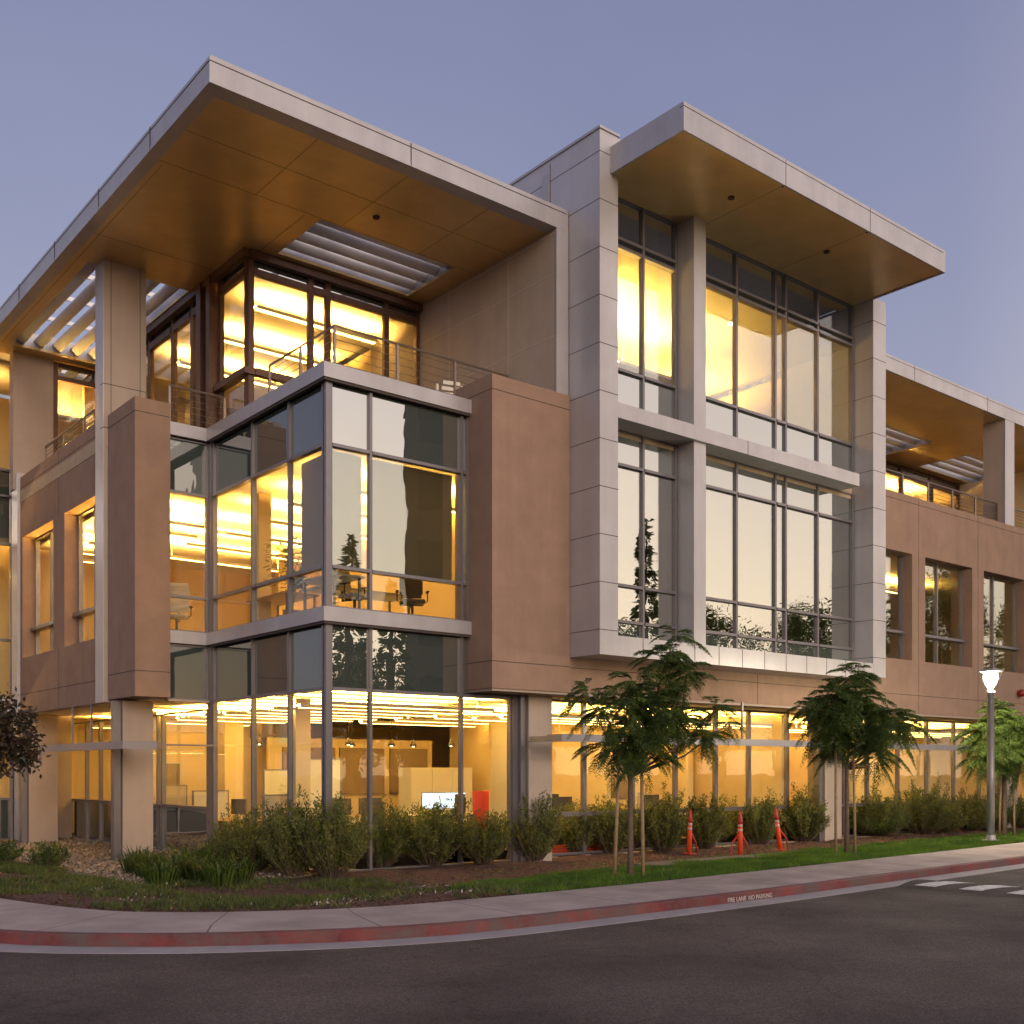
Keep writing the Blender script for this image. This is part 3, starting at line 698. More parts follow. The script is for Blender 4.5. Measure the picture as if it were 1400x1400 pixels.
# railings
def railing(pts, zb, zt, n=7, post=1.3, loc=None):
    mb = MB('rail'); a = [Vector((p[0], p[1], 0)) for p in pts]
    mb.tube([(p.x, p.y, zt) for p in a], .026, 8)
    for k in range(n):
        z_ = zb + (zt-zb)*(k+.6)/(n+.3); mb.tube([(p.x, p.y, z_) for p in a], .007, 5)
    for p, q in zip(a, a[1:]):
        L = (q-p).length; m_ = max(1, round(L/post))
        for i in range(m_+1):
            c = p.lerp(q, i/m_); mb.box(c.x-.022, c.x+.022, c.y-.022, c.y+.022, zb, zt-.02)
    part(mb, 'railing')
railing([(.75, 3.6), (.75, .92), (5.0, .92)], Z3, 9.93)
railing([(-1.35, 11.8), (-1.35, 7.3)], 9.17, 9.72, 6)
railing([(-.70, 5.35), (.55, 5.35)], Z3, 9.68, 6, 1.2)
railing([(15.62, -.35), (23.72, -.35)], 9.17, 9.84, 6, 1.35)
railing([(24.35, -.35), (30, -.35)], 9.17, 9.84, 6, 1.35)
mb = MB('red_dome'); mb.lathe([(.02, 0), (.12, .03), (.14, .12), (.10, .2), (.02, .24)], (24.56, -.72, 3.8), 16); part(mb, 'alarm_bell', smooth=True)

# ------------------------------------------------------------------ interior lights (hung strips, lit upwards)
ORD = ['first', 'second', 'third', 'fourth', 'fifth', 'sixth', 'seventh', 'eighth']
def strip_light(x0, x1, y, z, label, group, m='uplight', w=.12, axis='x', drop=.3, first={}):
    t = empty('pendant_light', ((x0+x1)/2 if axis == 'x' else y, y if axis == 'x' else (x0+x1)/2, z), label, 'ceiling light', group)
    L = (x1-x0)/2
    mb = MB(m); mb.box(-L, L, -w/2, w/2, .031, .045); 
    h = MB('louver'); h.box(-L, L, -w/2-.01, w/2+.01, 0, .03); h.box(-L, L, -w/2-.022, -w/2-.01, 0, .07); h.box(-L, L, w/2+.01, w/2+.022, 0, .07); h.tube([(-L*.8, 0, .03), (-L*.8, 0, drop)], .006, 5); h.tube([(L*.8, 0, .03), (L*.8, 0, drop)], .006, 5)
    if drop < .5: mb.box(-L+.02, L-.02, -w/2+.01, w/2-.01, -.008, -.002, 'fill_glow')  # glowing underside added to brighten walls and floor
    a = mb.build('diffuser', t); b = h.build('housing', t)
    if axis == 'y': t.rotation_euler = (0, 0, math.pi/2)
gl_ = 'long lights under the ground floor office ceiling'
for k in range(7):
    strip_light(.7, 4.7, 1.1+k*1.15, 2.72, ORD[k]+' strip light from the glass under the ground floor corner office ceiling', gl_, drop=.26)
for k in range(3):
    strip_light(5.9, 14.5, 1.3+k*1.0, 2.66, ORD[k]+' strip light from the glass in the ground floor rooms under the tower', 'strip lights in the ground floor rooms under the tower', 'uplight_low', drop=.32)
for k in range(3):
    strip_light(16, 27, 1.3+k*1.05, 2.66, ORD[k]+' strip light from the glass in the ground floor of the right wing', 'strip lights in the ground floor of the right wing', 'uplight_low', drop=.32)
for k in range(3):
    strip_light(5.4, 9.2, 4.2+k*1.7, 2.72, ORD[k]+' strip light from the front deep inside the ground floor office', 'strip lights deep in the ground floor', drop=.26)
for k in range(6):
    strip_light(1.0, 4.8, 1.6+k*1.75, 7.0, ORD[k]+' strip light from the front glass under the middle floor corner office ceiling', 'long lights under the middle floor office ceiling', drop=.45)
for k in range(3):
    strip_light(-.9, .6, 6.6+k*2.3, 7.0, ORD[k]+' strip light from the pier behind the left square windows', 'strip lights behind the left square windows', drop=.45)
for k in range(3):
    strip_light(1.4, 4.6, 5.6+k*2.2, 11.95, ORD[k]+' strip light from the terrace in the top floor corner room', 'strip lights in the top floor corner room', 'uplight_hi', .14, drop=.35)
strip_light(6.4, 8.4, 1.2, 11.3, 'bright strip light behind the upper tower windows left of the pilaster', None, 'uplight_hi', .25, drop=1.1)
strip_light(8.9, 11.2, 1.6, 11.3, 'bright strip light behind the upper tower windows right of the pilaster', None, 'uplight_hi', .22, drop=1.1)
strip_light(12.4, 14.4, 3.4, 11.3, 'dimmer strip light deep behind the right end of the upper tower windows', None, 'uplight', .12, drop=1.1)
for k in range(4):
    strip_light(16.2+k*3.4, 18.6+k*3.4, 5.4, 11.5, ORD[k]+' strip light from the tower in the top floor of the right wing', 'strip lights in the right wing top floor', 'uplight_hi', drop=.7)
for k in range(2):
    strip_light(17.0+k*4.2, 19.5+k*4.2, 2.2, 7.2, ORD[k]+' strip light from the tower behind the middle floor windows of the right wing', 'strip lights behind the right wing windows', 'uplight', drop=.4)
for z_, lb in ((2.0, 'ground'), (6.9, 'middle'), (11.9, 'top')):
    strip_light(-5.5, -1.8, 15.4, z_, 'strip light behind the far left curtain wall on the %s floor' % lb, None, 'uplight_hi', drop=.3)
for k in range(4):
    strip_light(.4, 3.2, 7.6+k*2.0, 2.66, ORD[k]+' added strip light from the left column in the ground floor hall under the left overhang', 'added strip lights of the hall under the left overhang', drop=.32)  # lamps added to brighten the dark hall
strip_light(-.65, .4, 13.95, 11.2, 'added strip light behind the lit window of the left terrace', None, 'uplight_hi', drop=1.3)  # lamp added to brighten the dim terrace window
for k in range(3):
    strip_light(-.9, .9, 7.7+k*2.3, 7.0, ORD[k]+' added inner strip light between the rows behind the left square windows', 'strip lights behind the left square windows', drop=.45)  # further strips added so these windows glow a brighter yellow
for k in range(3):
    strip_light(1.2, 4.0, 11.0+k*1.6, 2.66, ORD[k]+' strip light from the partition at the back of the ground floor', 'strip lights at the back of the ground floor', drop=.32)
# spots and pendants
def small_pendant(x, y, z, label, group):
    t = empty('pendant_lamp', (x, y, z), label, 'pendant lamp', group)
    mb = MB('dark'); mb.lathe([(.02, .18), (.035, .15), (.10, .0), (.095, .0), (.03, .14)], (0, 0, 0), 14); mb.tube([(0, 0, .18), (0, 0, 2.97-z)], .006, 5)
    a = mb.build('lamp_shade', t, smooth=True); mb = MB('downlight'); mb.lathe([(.01, -.01), (.05, .01), (.05, .03), (.01, .06)], (0, 0, 0), 10); mb.build('bulb', t)
for k, (x_, y_) in enumerate(((2.2, 7.0), (2.9, 6.2), (3.6, 7.4), (4.2, 6.2), (4.9, 7.2), (5.6, 6.4), (6.4, 6.6), (6.9, 5.6))):
    small_pendant(x_, y_, 2.1, ORD[k]+' bell shaped pendant lamp from the left in the ground floor corner office', 'bell pendant lamps in the ground floor office')
for x_, y_, z_, lb in ((7.5, .3, 12.40, 'small downlight in the tower ceiling left of the pilaster'), (9.6, .3, 12.40, 'small downlight in the tower ceiling just right of the pilaster'), (11.3, 0.0, 12.40, 'small downlight in the tower ceiling in the middle window')):
    t = empty('downlight', (x_, y_, z_), lb, 'downlight'); mb = MB('louver'); mb.lathe([(.11, .0), (.11, .06)], (0, 0, 0), 14); mb.build('housing', t); mb = MB('downlight'); mb.lathe([(.07, -.02), (.07, -.001)], (0, 0, 0), 14); mb.build('lens', t)
t = empty('exit_sign', (4.2, 9.0, 2.35), 'small green glowing exit light hanging behind the corner glazing', 'exit sign'); mb = MB('exit_green'); mb.box(-.16, .16, -.02, .02, 0, .18); mb.build('panel', t); mb = MB('louver'); mb.box(-.18, .18, -.015, .015, .18, .21); mb.tube([(0, 0, .2), (0, 0, .63)], .008, 5); mb.build('bracket', t)

# ------------------------------------------------------------------ furniture seen through the glass
def office_chair(x, y, z, rz, m, label, group=None):
    t = empty('office_chair', (x, y, z), label, 'chair', group, rz)
    mb = MB(m); mb.box(-.25, .25, -.24, .26, .43, .51); mb.build('seat', t, bevel=.03)
    mb = MB(m); n = 8; W_ = .24
    for i in range(n):
        z0 = .60+i*.085; y0 = -.27-.06*math.sin(i/n*2.4); mb.box(-W_+(.03 if i in (0, n-1) else 0), W_-(.03 if i in (0, n-1) else 0), y0-.03, y0+.01, z0, z0+.0855)
    mb.build('backrest', t, bevel=.01)
    mb = MB('chair_black'); mb.box(-.03, .03, -.31, -.1, .40, .43); mb.tube([(0, -.30, .4), (0, -.33, .8)], .022, 6); mb.tube([(0, 0, .12), (0, 0, .42)], .028, 8); mb.build('stem', t)
    for k in range(5):
        a = 2*math.pi*k/5; mb = MB('chair_black'); mb.tube([(0, 0, .13), (.3*math.cos(a), .3*math.sin(a), .075)], .02, 6); mb.lathe([(.02, 0), (.032, .02), (.032, .045), (.02, .065)], (.3*math.cos(a), .3*math.sin(a), 0), 8); mb.build('leg', t)
    for sx in (-1, 1):
        mb = MB('chair_black'); mb.tube([(sx*.24, 0, .46), (sx*.31, 0, .5), (sx*.31, 0, .68)], .014, 6); mb.box(sx*.31-.03, sx*.31+.03, -.13, .13, .68, .70); mb.build('armrest', t)
def desk(x, y, z, w, d, rz, label, m='white_board'):
    t = empty('desk', (x, y, z), label, 'desk', None, rz)
    mb = MB(m); mb.box(-w/2, w/2, -d/2, d/2, .70, .735); mb.build('tabletop', t)
    for sx in (-1, 1):
        for sy in (-1, 1):
            mb = MB('mullion'); mb.box(sx*(w/2-.08)-.02, sx*(w/2-.08)+.02, sy*(d/2-.08)-.02, sy*(d/2-.08)+.02, 0, .70); mb.build('leg', t)
def monitor(x, y, z, rz, label, w=.6, h=.38, on=True):
    t = empty('monitor', (x, y, z), label, 'monitor', None, rz)
    mb = MB('screen' if on else 'dark'); mb.box(-w/2, w/2, -.03, -.02, .15, .15+h); mb.build('screen', t)
    mb = MB('dark'); mb.box(-w/2-.015, w/2+.015, -.019, .02, .135, .165+h); mb.build('body', t)
    mb = MB('dark'); mb.tube([(0, .02, .01), (0, .03, .25)], .02, 6); mb.box(-.12, .12, -.08, .1, 0, .012); mb.build('stand', t)
FZ = FL+.02; F2 = 4.42
office_chair(1.45, 1.35, F2, R(200), 'chair_grey', 'pale grey office chair behind the middle floor corner glazing')
office_chair(2.75, 1.25, F2, R(150), 'chair_black', 'black office chair at the right end of the middle floor corner glazing')
office_chair(-.15, 6.3, F2, R(150), 'chair_grey', 'grey office chair in the narrow middle floor window beside the left pier')
desk(2.1, 2.3, F2, 2.2, .9, 0, 'white table between the chairs behind the middle floor corner glazing')
desk(1.2, 3.9, F2, .8, 1.8, 0, 'dark topped desk near the inner corner of the middle floor bay', 'wood')
monitor(1.3, 3.5, F2+.735, R(90), 'dark monitor on the desk near the inner corner of the middle floor bay', .55, .35, False)
monitor(.8, .95, F2+.735, R(70), 'dark wide monitor close to the middle floor corner post', .6, .36, False)
desk(.85, 1.2, F2, .7, 1.3, 0, 'small desk tucked behind the middle floor corner post')
# ground floor
desk(6.9, 6.0, FZ, 2.6, .8, 0, 'long white desk with two lit monitors in the ground floor office')
monitor(6.55, 5.9, FZ+.735, R(-12), 'left one of two bright monitors on the ground floor desk', .62, .40)
monitor(7.22, 5.9, FZ+.735, R(-12), 'right one of two bright monitors on the ground floor desk', .62, .40)
office_chair(6.4, 5.0, FZ, R(20), 'chair_black', 'black office chair in front of the lit monitors')
office_chair(3.0, 3.2, FZ, R(-30), 'chair_black', 'black office chair just behind the corner glazing left of the white desk')
desk(3.0, 4.0, FZ, 1.8, .8, R(8), 'white desk left of centre behind the corner glazing')
monitor(2.7, 4.1, FZ+.735, R(170), 'dark monitor at the left end of the white desk behind the corner glazing', .55, .34, False)
monitor(3.5, 4.1, FZ+.735, R(185), 'dark monitor at the right end of the white desk behind the corner glazing', .55, .34, False)
desk(1.1, 6.2, FZ, .8, 2.0, 0, 'long desk seen through the left side of the bay', 'wood')
monitor(1.1, 5.8, FZ+.735, R(100), 'dark monitor on the long desk seen through the left side of the bay', .5, .32, False)
office_chair(1.9, 6.0, FZ, R(80), 'chair_black', 'black office chair at the long desk seen through the left side of the bay')
office_chair(8.9, 5.2, FZ, R(-20), 'chair_grey', 'grey office chair right of the lit monitors')
desk(1.0, 13.0, FZ, .8, 2.2, 0, 'desk deep under the left overhang')
desk(7.6, 2.2, FZ, 1.6, .75, 0, 'desk behind the first ground floor window right of the pillar')
monitor(7.7, 2.2, FZ+.735, R(175), 'dark monitor behind the first ground floor window right of the pillar', .55, .34, False)
office_chair(8.3, 3.1, FZ, R(160), 'chair_black', 'black office chair behind the young tree with the drooping branch')
desk(11.3, 2.4, FZ, 2.0, .75, 0, 'desk behind the ground floor windows between the two young trees')
monitor(11.0, 2.4, FZ+.735, R(185), 'dark monitor between the two young trees on a ground floor desk', .55, .34, False)
office_chair(11.9, 3.2, FZ, R(200), 'chair_grey', 'grey office chair between the two young trees on the ground floor')
desk(17.6, 2.6, FZ, 2.0, .75, 0, 'desk behind the right wing ground floor windows')
def cabinet(name, x0, x1, y0, y1, z1, m, label, cat, doors=2):
    t = empty(name, ((x0+x1)/2, y0, FZ), label, cat); hw = (x1-x0)/2
    mb = MB(m); mb.box(-hw, hw, 0, y1-y0, 0, z1-FZ); mb.build('body', t)
    for k in range(doors):
        a = -hw+k*2*hw/doors+.01; b = -hw+(k+1)*2*hw/doors-.01; mb = MB(m); mb.box(a, b, -.022, -.003, .05, z1-FZ-.03); d_ = mb.build('door', t)
        mb = MB('dark'); mb.box(b-.07, b-.05, -.045, -.0225, (z1-FZ)*.5, (z1-FZ)*.5+.12); mb.build('handle', d_)
cabinet('storage_cabinet', 7.0, 9.1, 7.6, 8.2, 1.55, 'white_board', 'cream storage cabinet behind the lit monitors', 'cabinet', 3)
cabinet('low_cabinet', 7.0, 7.6, 4.35, 4.8, .95, 'red_panel', 'red low cabinet at the right end of the ground floor corner glazing', 'cabinet', 2)
def screen_panel(x0, x1, y, z0, z1, label, m='white_board', name='partition_screen', cat='partition'):
    t = empty(name, ((x0+x1)/2, y, FZ), label, cat); hw = (x1-x0)/2
    mb = MB(m); mb.box(-hw+.03, hw-.03, -.02, .02, z0-FZ, z1-FZ-.03); mb.build('panel', t)
    mb = MB('mullion'); mb.box(-hw, hw, -.03, .03, z1-FZ-.03, z1-FZ); mb.box(-hw, -hw+.03, -.03, .03, 0, z1-FZ-.03); mb.box(hw-.03, hw, -.03, .03, 0, z1-FZ-.03); mb.build('frame', t)
screen_panel(.9, 1.9, 4.2, .0, .95, 'low grey office screen behind the left side of the corner glazing', 'chair_grey')
screen_panel(2.3, 3.4, 5.2, .0, 1.75, 'tall cream office screen behind the corner post', 'white_board')
screen_panel(3.0, 5.0, 8.4, .0, 1.5, 'cream office screen at the back of the ground floor office', 'white_board')
screen_panel(.6, 1.5, 7.2, .0, 1.0, 'low cream screen seen beside the left column', 'white_board')
screen_panel(.5, 1.6, 9.9, .0, 1.1, 'low grey screen deep under the left overhang', 'chair_grey')
for k, (x_, z_) in enumerate(((2.95, 1.45), (1.35, 1.35))):
    t = empty('framed_picture', (x_, 10.36, z_), ['small dark picture on the back wall near the middle of the ground floor office', 'small dark picture on the back wall beside the left column'][k], 'picture')
    mb = MB('wall_dark'); mb.box(-.25, .25, .0, .02, -.3, .3); mb.build('print', t); mb = MB('white_board')
    mb.box(-.28, .28, .02, .035, -.33, .33); mb.build('frame', t)
# potted plants
def potted(x, y, z, h, r, label, n=150):
    t = empty('potted_plant', (x, y, z), label, 'plant'); mb = MB('pot'); mb.lathe([(.13, 0), (.19, .35), (.17, .35), (.16, .3)], (0, 0, 0), 18); mb.build('pot', t, smooth=True)
    mb = MB('leaf_in'); 
    for k in range(6): mb.tube([(0, 0, .3), (random.uniform(-.1, .1), random.uniform(-.1, .1), .3+(h-.3)*.5), (random.uniform(-.3, .3)*r*2, random.uniform(-.3, .3)*r*2, h*.9)], [.012, .01, .004], 5)
    for k in range(n):
        a = random.uniform(0, 6.28); rr = r*math.sqrt(random.random()); c = Vector((rr*math.cos(a), rr*math.sin(a), random.uniform(h*.45, h)))
        d = Vector((math.cos(a)+random.uniform(-.6, .6), math.sin(a)+random.uniform(-.6, .6), random.uniform(-.5, .5))).normalized()*random.uniform(.12, .2); s_ = d.cross(Vector((0, 0, 1))).normalized()*.035
        mb.quad(c, c+d*.5+s_, c+d, c+d*.5-s_)
    mb.build('foliage', t, normals=False)
potted(1.0, 3.1, F2, 1.75, .5, 'leafy plant in a pot behind the middle floor bay glazing', 260)
potted(3.5, 7.4, FZ, 1.6, .45, 'broad leafy plant in the ground floor corner office')
potted(.9, 11.2, FZ, 1.3, .3, 'slim plant deep under the left overhang')
# white chair on terrace
t = empty('terrace_chair', (4.15, 2.0, Z3), 'white slatted chair on the top floor terrace beside the beige wall', 'chair', None, R(160))
mb = MB('white_board'); [mb.box(-.27, .27, -.25+k*.1, -.17+k*.1, .36, .385) for k in range(5)]; mb.build('seat', t)
mb = MB('white_board'); [mb.box(-.27+.02*k, .27-.02*k, .24+.04*k, .26+.04*k, .45+k*.11, .53+k*.11) for k in range(5)]; mb.build('backrest', t)
for sx in (-1, 1):
    for sy in (-.22, .24): mb = MB('white_board'); mb.box(sx*.27-.025, sx*.27+.025, sy-.025, sy+.025, 0, .6 if sy < 0 else .95); mb.build('leg', t)
    mb = MB('white_board'); mb.box(sx*.29-.04, sx*.29+.04, -.26, .26, .6, .625); mb.build('armrest', t)

# ------------------------------------------------------------------ plants
def leaves_mesh(name, parent, m, C, D, L, Wd, up=None):
    """many small pointed leaves: centres C, directions D (n,3), length L, width Wd arrays"""
    n = len(C); D = D/np.linalg.norm(D, axis=1)[:, None]
    ref = rng.normal(size=(n, 3)) if up is None else up
    s = np.cross(D, ref); s /= np.linalg.norm(s, axis=1)[:, None]+1e-9
    L = np.broadcast_to(L, (n,))[:, None]; Wd = np.broadcast_to(Wd, (n,))[:, None]
    V = np.stack([C, C+D*L*.45+s*Wd*.5, C+D*L, C+D*L*.45-s*Wd*.5], 1).reshape(-1, 3)
    me = bpy.data.meshes.new(name); me.vertices.add(4*n); me.vertices.foreach_set('co', V.ravel())
    me.loops.add(4*n); me.loops.foreach_set('vertex_index', np.arange(4*n)); me.polygons.add(n)
    me.polygons.foreach_set('loop_start', np.arange(0, 4*n, 4)); me.polygons.foreach_set('loop_total', np.full(n, 4)); me.update(); me.validate()
    me.materials.append(MATS[m]); o = bpy.data.objects.new(name, me); COL.objects.link(o); o.parent = parent; return o
for m in ('leaf_dark', 'leaf_lamplit', 'leaf_shrub', 'leaf_broad', 'grass', 'weed', 'leaf_in'):
    t = MATS[m].node_tree; b = t.nodes['Principled BSDF']; out = [n for n in t.nodes if n.type == 'OUTPUT_MATERIAL'][0]
    tr = N(t, 'ShaderNodeBsdfTranslucent'); src = b.inputs['Base Color'].links[0].from_socket if b.inputs['Base Color'].links else None
    if src: t.links.new(src, tr.inputs[0])
    else: tr.inputs[0].default_value = (.2, .3, .05, 1)
    mx = N(t, 'ShaderNodeMixShader'); mx.inputs[0].default_value = .35; t.links.new(b.outputs[0], mx.inputs[1]); t.links.new(tr.outputs[0], mx.inputs[2]); t.links.new(mx.outputs[0], out.inputs[0])

def fronds(C0, Dr, Ln, drop):
    """feathery compound leaves: returns leaflet centres, directions, lengths"""
    C = []; D = []; L = []
    for p, d, ln in zip(C0, Dr, Ln):
        d = d/np.linalg.norm(d); side = np.cross(d, [0, 0, 1.]); side /= np.linalg.norm(side)+1e-9
        for i in range(15):
            t = (i+1)/15; q = p + d*ln*t + np.array([0, 0, -drop*ln*t*t])
            tan = d + np.array([0, 0, -2*drop*t]); pl = ln*.30*math.sin(math.pi*min(1, t*.85+.12))
            for s in (-1, 1):
                pd = side*s + tan*.75 + rng.normal(size=3)*.12; pd /= np.linalg.norm(pd); ps = np.cross(pd, [0, 0, 1.]); ps /= np.linalg.norm(ps)+1e-9
                for k_ in range(6):
                    u = (k_+.6)/6; qq = q + pd*pl*u + np.array([0, 0, -.25*pl*u*u])
                    for s2 in (-1, 1):
                        C.append(qq); D.append(ps*s2 + pd*.7 + np.array([0, 0, -.25]) + rng.normal(size=3)*.2); L.append(pl*.34*(1.15-.5*u))
    return np.array(C), np.array(D), np.array(L)
def feather_tree(name, x, y, zb, blobs, trunk_h, limbs, mleaf, label, nf=60, trunk_r=.045, lean=0):
    """blobs: (offset along camera right, offset in depth, z, radius)"""
    t = empty(name, (x, y, zb), label, 'tree')
    rr = np.array([RD.x, RD.y, 0]); dd = np.array([VD.x, VD.y, 0])
    mb = MB('bark'); top = Vector((lean*RD.x, lean*RD.y, trunk_h))
    mb.tube([(0, 0, -.1), (lean*.3*RD.x, lean*.3*RD.y, trunk_h*.4), top*.8+Vector((0, 0, trunk_h*.0)), top], [trunk_r*1.25, trunk_r, trunk_r*.9, trunk_r*.8], 9)
    C0 = []; Dr = []; Ln = []
    for (o, dp, z, rad) in blobs:
        c = rr*o + dd*dp + np.array([0, 0, z-zb]); cv = Vector(c)
        mid = top.lerp(cv, .5) + Vector((random.uniform(-.1, .1), random.uniform(-.1, .1), -.12))
        mb.tube([top*.97, mid, cv], [trunk_r*.55, trunk_r*.35, trunk_r*.15], 6)
        k = int(.78*nf*rad*rad/.16)
        for i in range(k):
            u = rng.normal(size=3); u[2] = u[2]*.8+.05; u /= np.linalg.norm(u)
            C0.append(c + u*rad*rng.uniform(.05, .6)); Dr.append(u*np.array([1, 1, .8])+np.array([0, 0, .12])); Ln.append(rng.uniform(.26, .66)*min(1.15, .55+rad))
    mb.build('trunk', t, smooth=True)
    C, D, L = fronds(C0, Dr, Ln, .62)
    leaves_mesh('crown', t, mleaf, C, D, L, L*.42)
    return t
T1 = (1.72, -5.98); T2 = (8.74, -4.95); T3 = (15.9, -4.5)
def blobs_px(px0, ppm, lst): return [((px-px0)/ppm, random.uniform(-.35, .35) if dp is None else dp, 1.45+(1054.4-py)/ppm, r) for px, py, r, dp in lst]
z1, z2, z3 = gz1(*T1), gz1(*T2), gz1(*T3)
b1 = blobs_px(866, 92, [(926, 872, .20, 0), (905, 905, .28, None), (940, 925, .26, None), (868, 935, .28, None), (900, 950, .34, .2), (905, 975, .36, -.2), (835, 972, .28, None), (803, 950, .20, None), (868, 1000, .34, None), (932, 985, .28, None), (842, 1020, .30, None), (985, 970, .2, .1), (968, 1005, .26, .1), (1000, 990, .16, .1), (880, 1025, .30, None), (895, 1000, .3, .25), (855, 960, .3, -.25), (920, 895, .16, 0)])
feather_tree('street_tree', T1[0], T1[1], z1, b1, 1.55, None, 'leaf_dark', 'slender feathery young tree with one drooping right branch, left of the orange posts', 70, .042)
b2 = blobs_px(1160, 70.5, [(1168, 925, .36, 0), (1140, 955, .42, None), (1185, 955, .44, None), (1130, 985, .42, None), (1165, 990, .5, None), (1210, 985, .45, None), (1225, 1000, .28, None), (1195, 1020, .34, None), (1150, 1020, .34, None), (1115, 965, .28, None), (1205, 1035, .22, None)])
feather_tree('street_tree', T2[0], T2[1], z2, b2, 1.75, None, 'leaf_dark', 'dense dark feathery tree with rounded crown, between the orange posts and the lamp', 70, .045)
b3 = blobs_px(1378, 58, [(1380, 985, .5, None), (1345, 1000, .45, None), (1410, 1000, .5, None), (1375, 1025, .5, None), (1345, 1035, .4, None), (1405, 1035, .5, None), (1430, 1010, .5, None), (1360, 970, .3, None)])
feather_tree('street_tree', T3[0], T3[1], z3, b3, 1.6, None, 'leaf_lamplit', 'bright green tree lit by the street lamp at the right edge', 75, .05)
def stake(px_, py_, h, tilt, label):
    z = gz1(px_, py_); mb = MB('stake'); mb.tube([(0, 0, -.1), (RD.x*tilt, RD.y*tilt, h)], [.028, .024], 8)
    o = mb.build('tree_stake', None, smooth=True); o.location = (px_, py_, z); tag(o, label, 'stake', 'wooden stakes holding up young trees')
def by(T, o): return T[0]+RD.x*o-VD.x*.08, T[1]+RD.y*o-VD.y*.08
stake(*by(T1, -.25), 1.85, .08, 'wooden stake on the left of the young tree with the drooping branch')
stake(*by(T1, .18), 1.85, -.03, 'wooden stake on the right of the young tree with the drooping branch')
stake(*by(T2, -.24), 2.1, 0, 'wooden stake left of the dense tree in front of the tower')
stake(*by(T2, .14), 2.1, -.04, 'wooden stake right of the dense tree in front of the tower')
stake(*by(T3, -.16), 1.75, .05, 'wooden stake left of the bright green tree behind the lamp')
stake(*by(T3, .2), 1.75, 0, 'wooden stake right of the bright green tree behind the lamp')
mb = MB('dark'); 
# far-left broadleaf tree
def broad_tree(x, y, zb, blobs, label, n=2600):
    t = empty('broadleaf_tree', (x, y, zb), label, 'tree'); mb = MB('bark'); C = []; D = []
    mb.tube([(0, 0, -.1), (0, 0, 1.0), (0, 0, 1.7)], [.07, .055, .045], 9)
    for (o, dp, z, rad) in blobs:
        c = np.array([RD.x*o+VD.x*dp, RD.y*o+VD.y*dp, z-zb]); mb.tube([(0, 0, 1.5), Vector(c)], [.035, .008], 6)
        for s in range(int(14*rad/.4)):
            u = rng.normal(size=3); u /= np.linalg.norm(u); q = c+u*rad*rng.uniform(.4, 1)
            k = 28; C.append(q+rng.normal(size=(k, 3))*.10); D.append(rng.normal(size=(k, 3))+u*.8+np.array([0, 0, -.3]))
    mb.build('trunk', t, smooth=True); C = np.concatenate(C); D = np.concatenate(D)
    leaves_mesh('crown', t, 'leaf_broad', C, D, rng.uniform(.09, .15, len(C)), .055)
def at(px, py, z): 
    dep = 1501.4*(z-1.45)/(1054.4-py); p = CAMP+VD*dep+RD*((px-700)/1501.4*dep); return p.x, p.y, dep
lx, ly, ld = at(-12, 1190, -.3)
bl = [((px+12)/(1501.4/ld), random.uniform(-.3, .3), 1.45+(1054.4-py)/(1501.4/ld), r) for px, py, r in ((0, 1000, .38), (20, 985, .34), (25, 1015, .34), (-10, 1030, .36), (30, 1035, .2), (8, 975, .25), (-25, 990, .4), (0, 1020, .3))]
broad_tree(lx, ly, gz1(lx, ly), bl, 'dark reddish broadleaf tree cut off by the left edge')

# shrubs
def shrub(px, base, top, wpx, label, m='leaf_shrub', dens=1.0, group='loose shrubs in the planting bed'):
    zb = -.33
    for _ in range(3):
        x_, y_, dep = at(px, base, zb); zb = gz1(x_, y_)
    ppm = 1501.4/dep; h = (base-top)/ppm*1.06; w = wpx/ppm/2*1.35
    t = empty('shrub', (x_, y_, zb), label, 'shrub', group)
    mb = MB('bark'); C = []; D = []; L = []
    ns = int(62*dens*max(.6, w/.45))
    for k in range(ns):
        a = rng.uniform(0, 6.28); r_ = w*math.sqrt(rng.uniform(0.02, 1)); hh = h*(1-.40*(r_/w)**2)*rng.uniform(.55, 1.0)+(.22*h if rng.uniform() < .12 else 0)
        tip = np.array([r_*math.cos(a), r_*math.sin(a), hh]); b0 = tip*np.array([.25, .25, 0]); md = (b0+tip)/2+np.array([tip[0]*.12, tip[1]*.12, 0])
        mb.tube([b0, md, tip], [.008, .006, .003], 4, cap=False)
        nl = int(62*hh/.8)
        ts = rng.uniform(.12, 1.0, nl)**.8
        q = ((1-ts)**2)[:, None]*b0 + (2*ts*(1-ts))[:, None]*md + (ts**2)[:, None]*tip
        C.append(q + rng.normal(size=(nl, 3))*.03); dirs = rng.normal(size=(nl, 3)); dirs[:, 2] = np.abs(dirs[:, 2])*.9+.3; D.append(dirs); L.append(rng.uniform(.05, .10, nl))
    mb.build('stems', t); C = np.concatenate(C); C[:, 2] = np.maximum(C[:, 2], .02)
    leaves_mesh('foliage', t, m, C, np.concatenate(D), np.concatenate(L), .026)
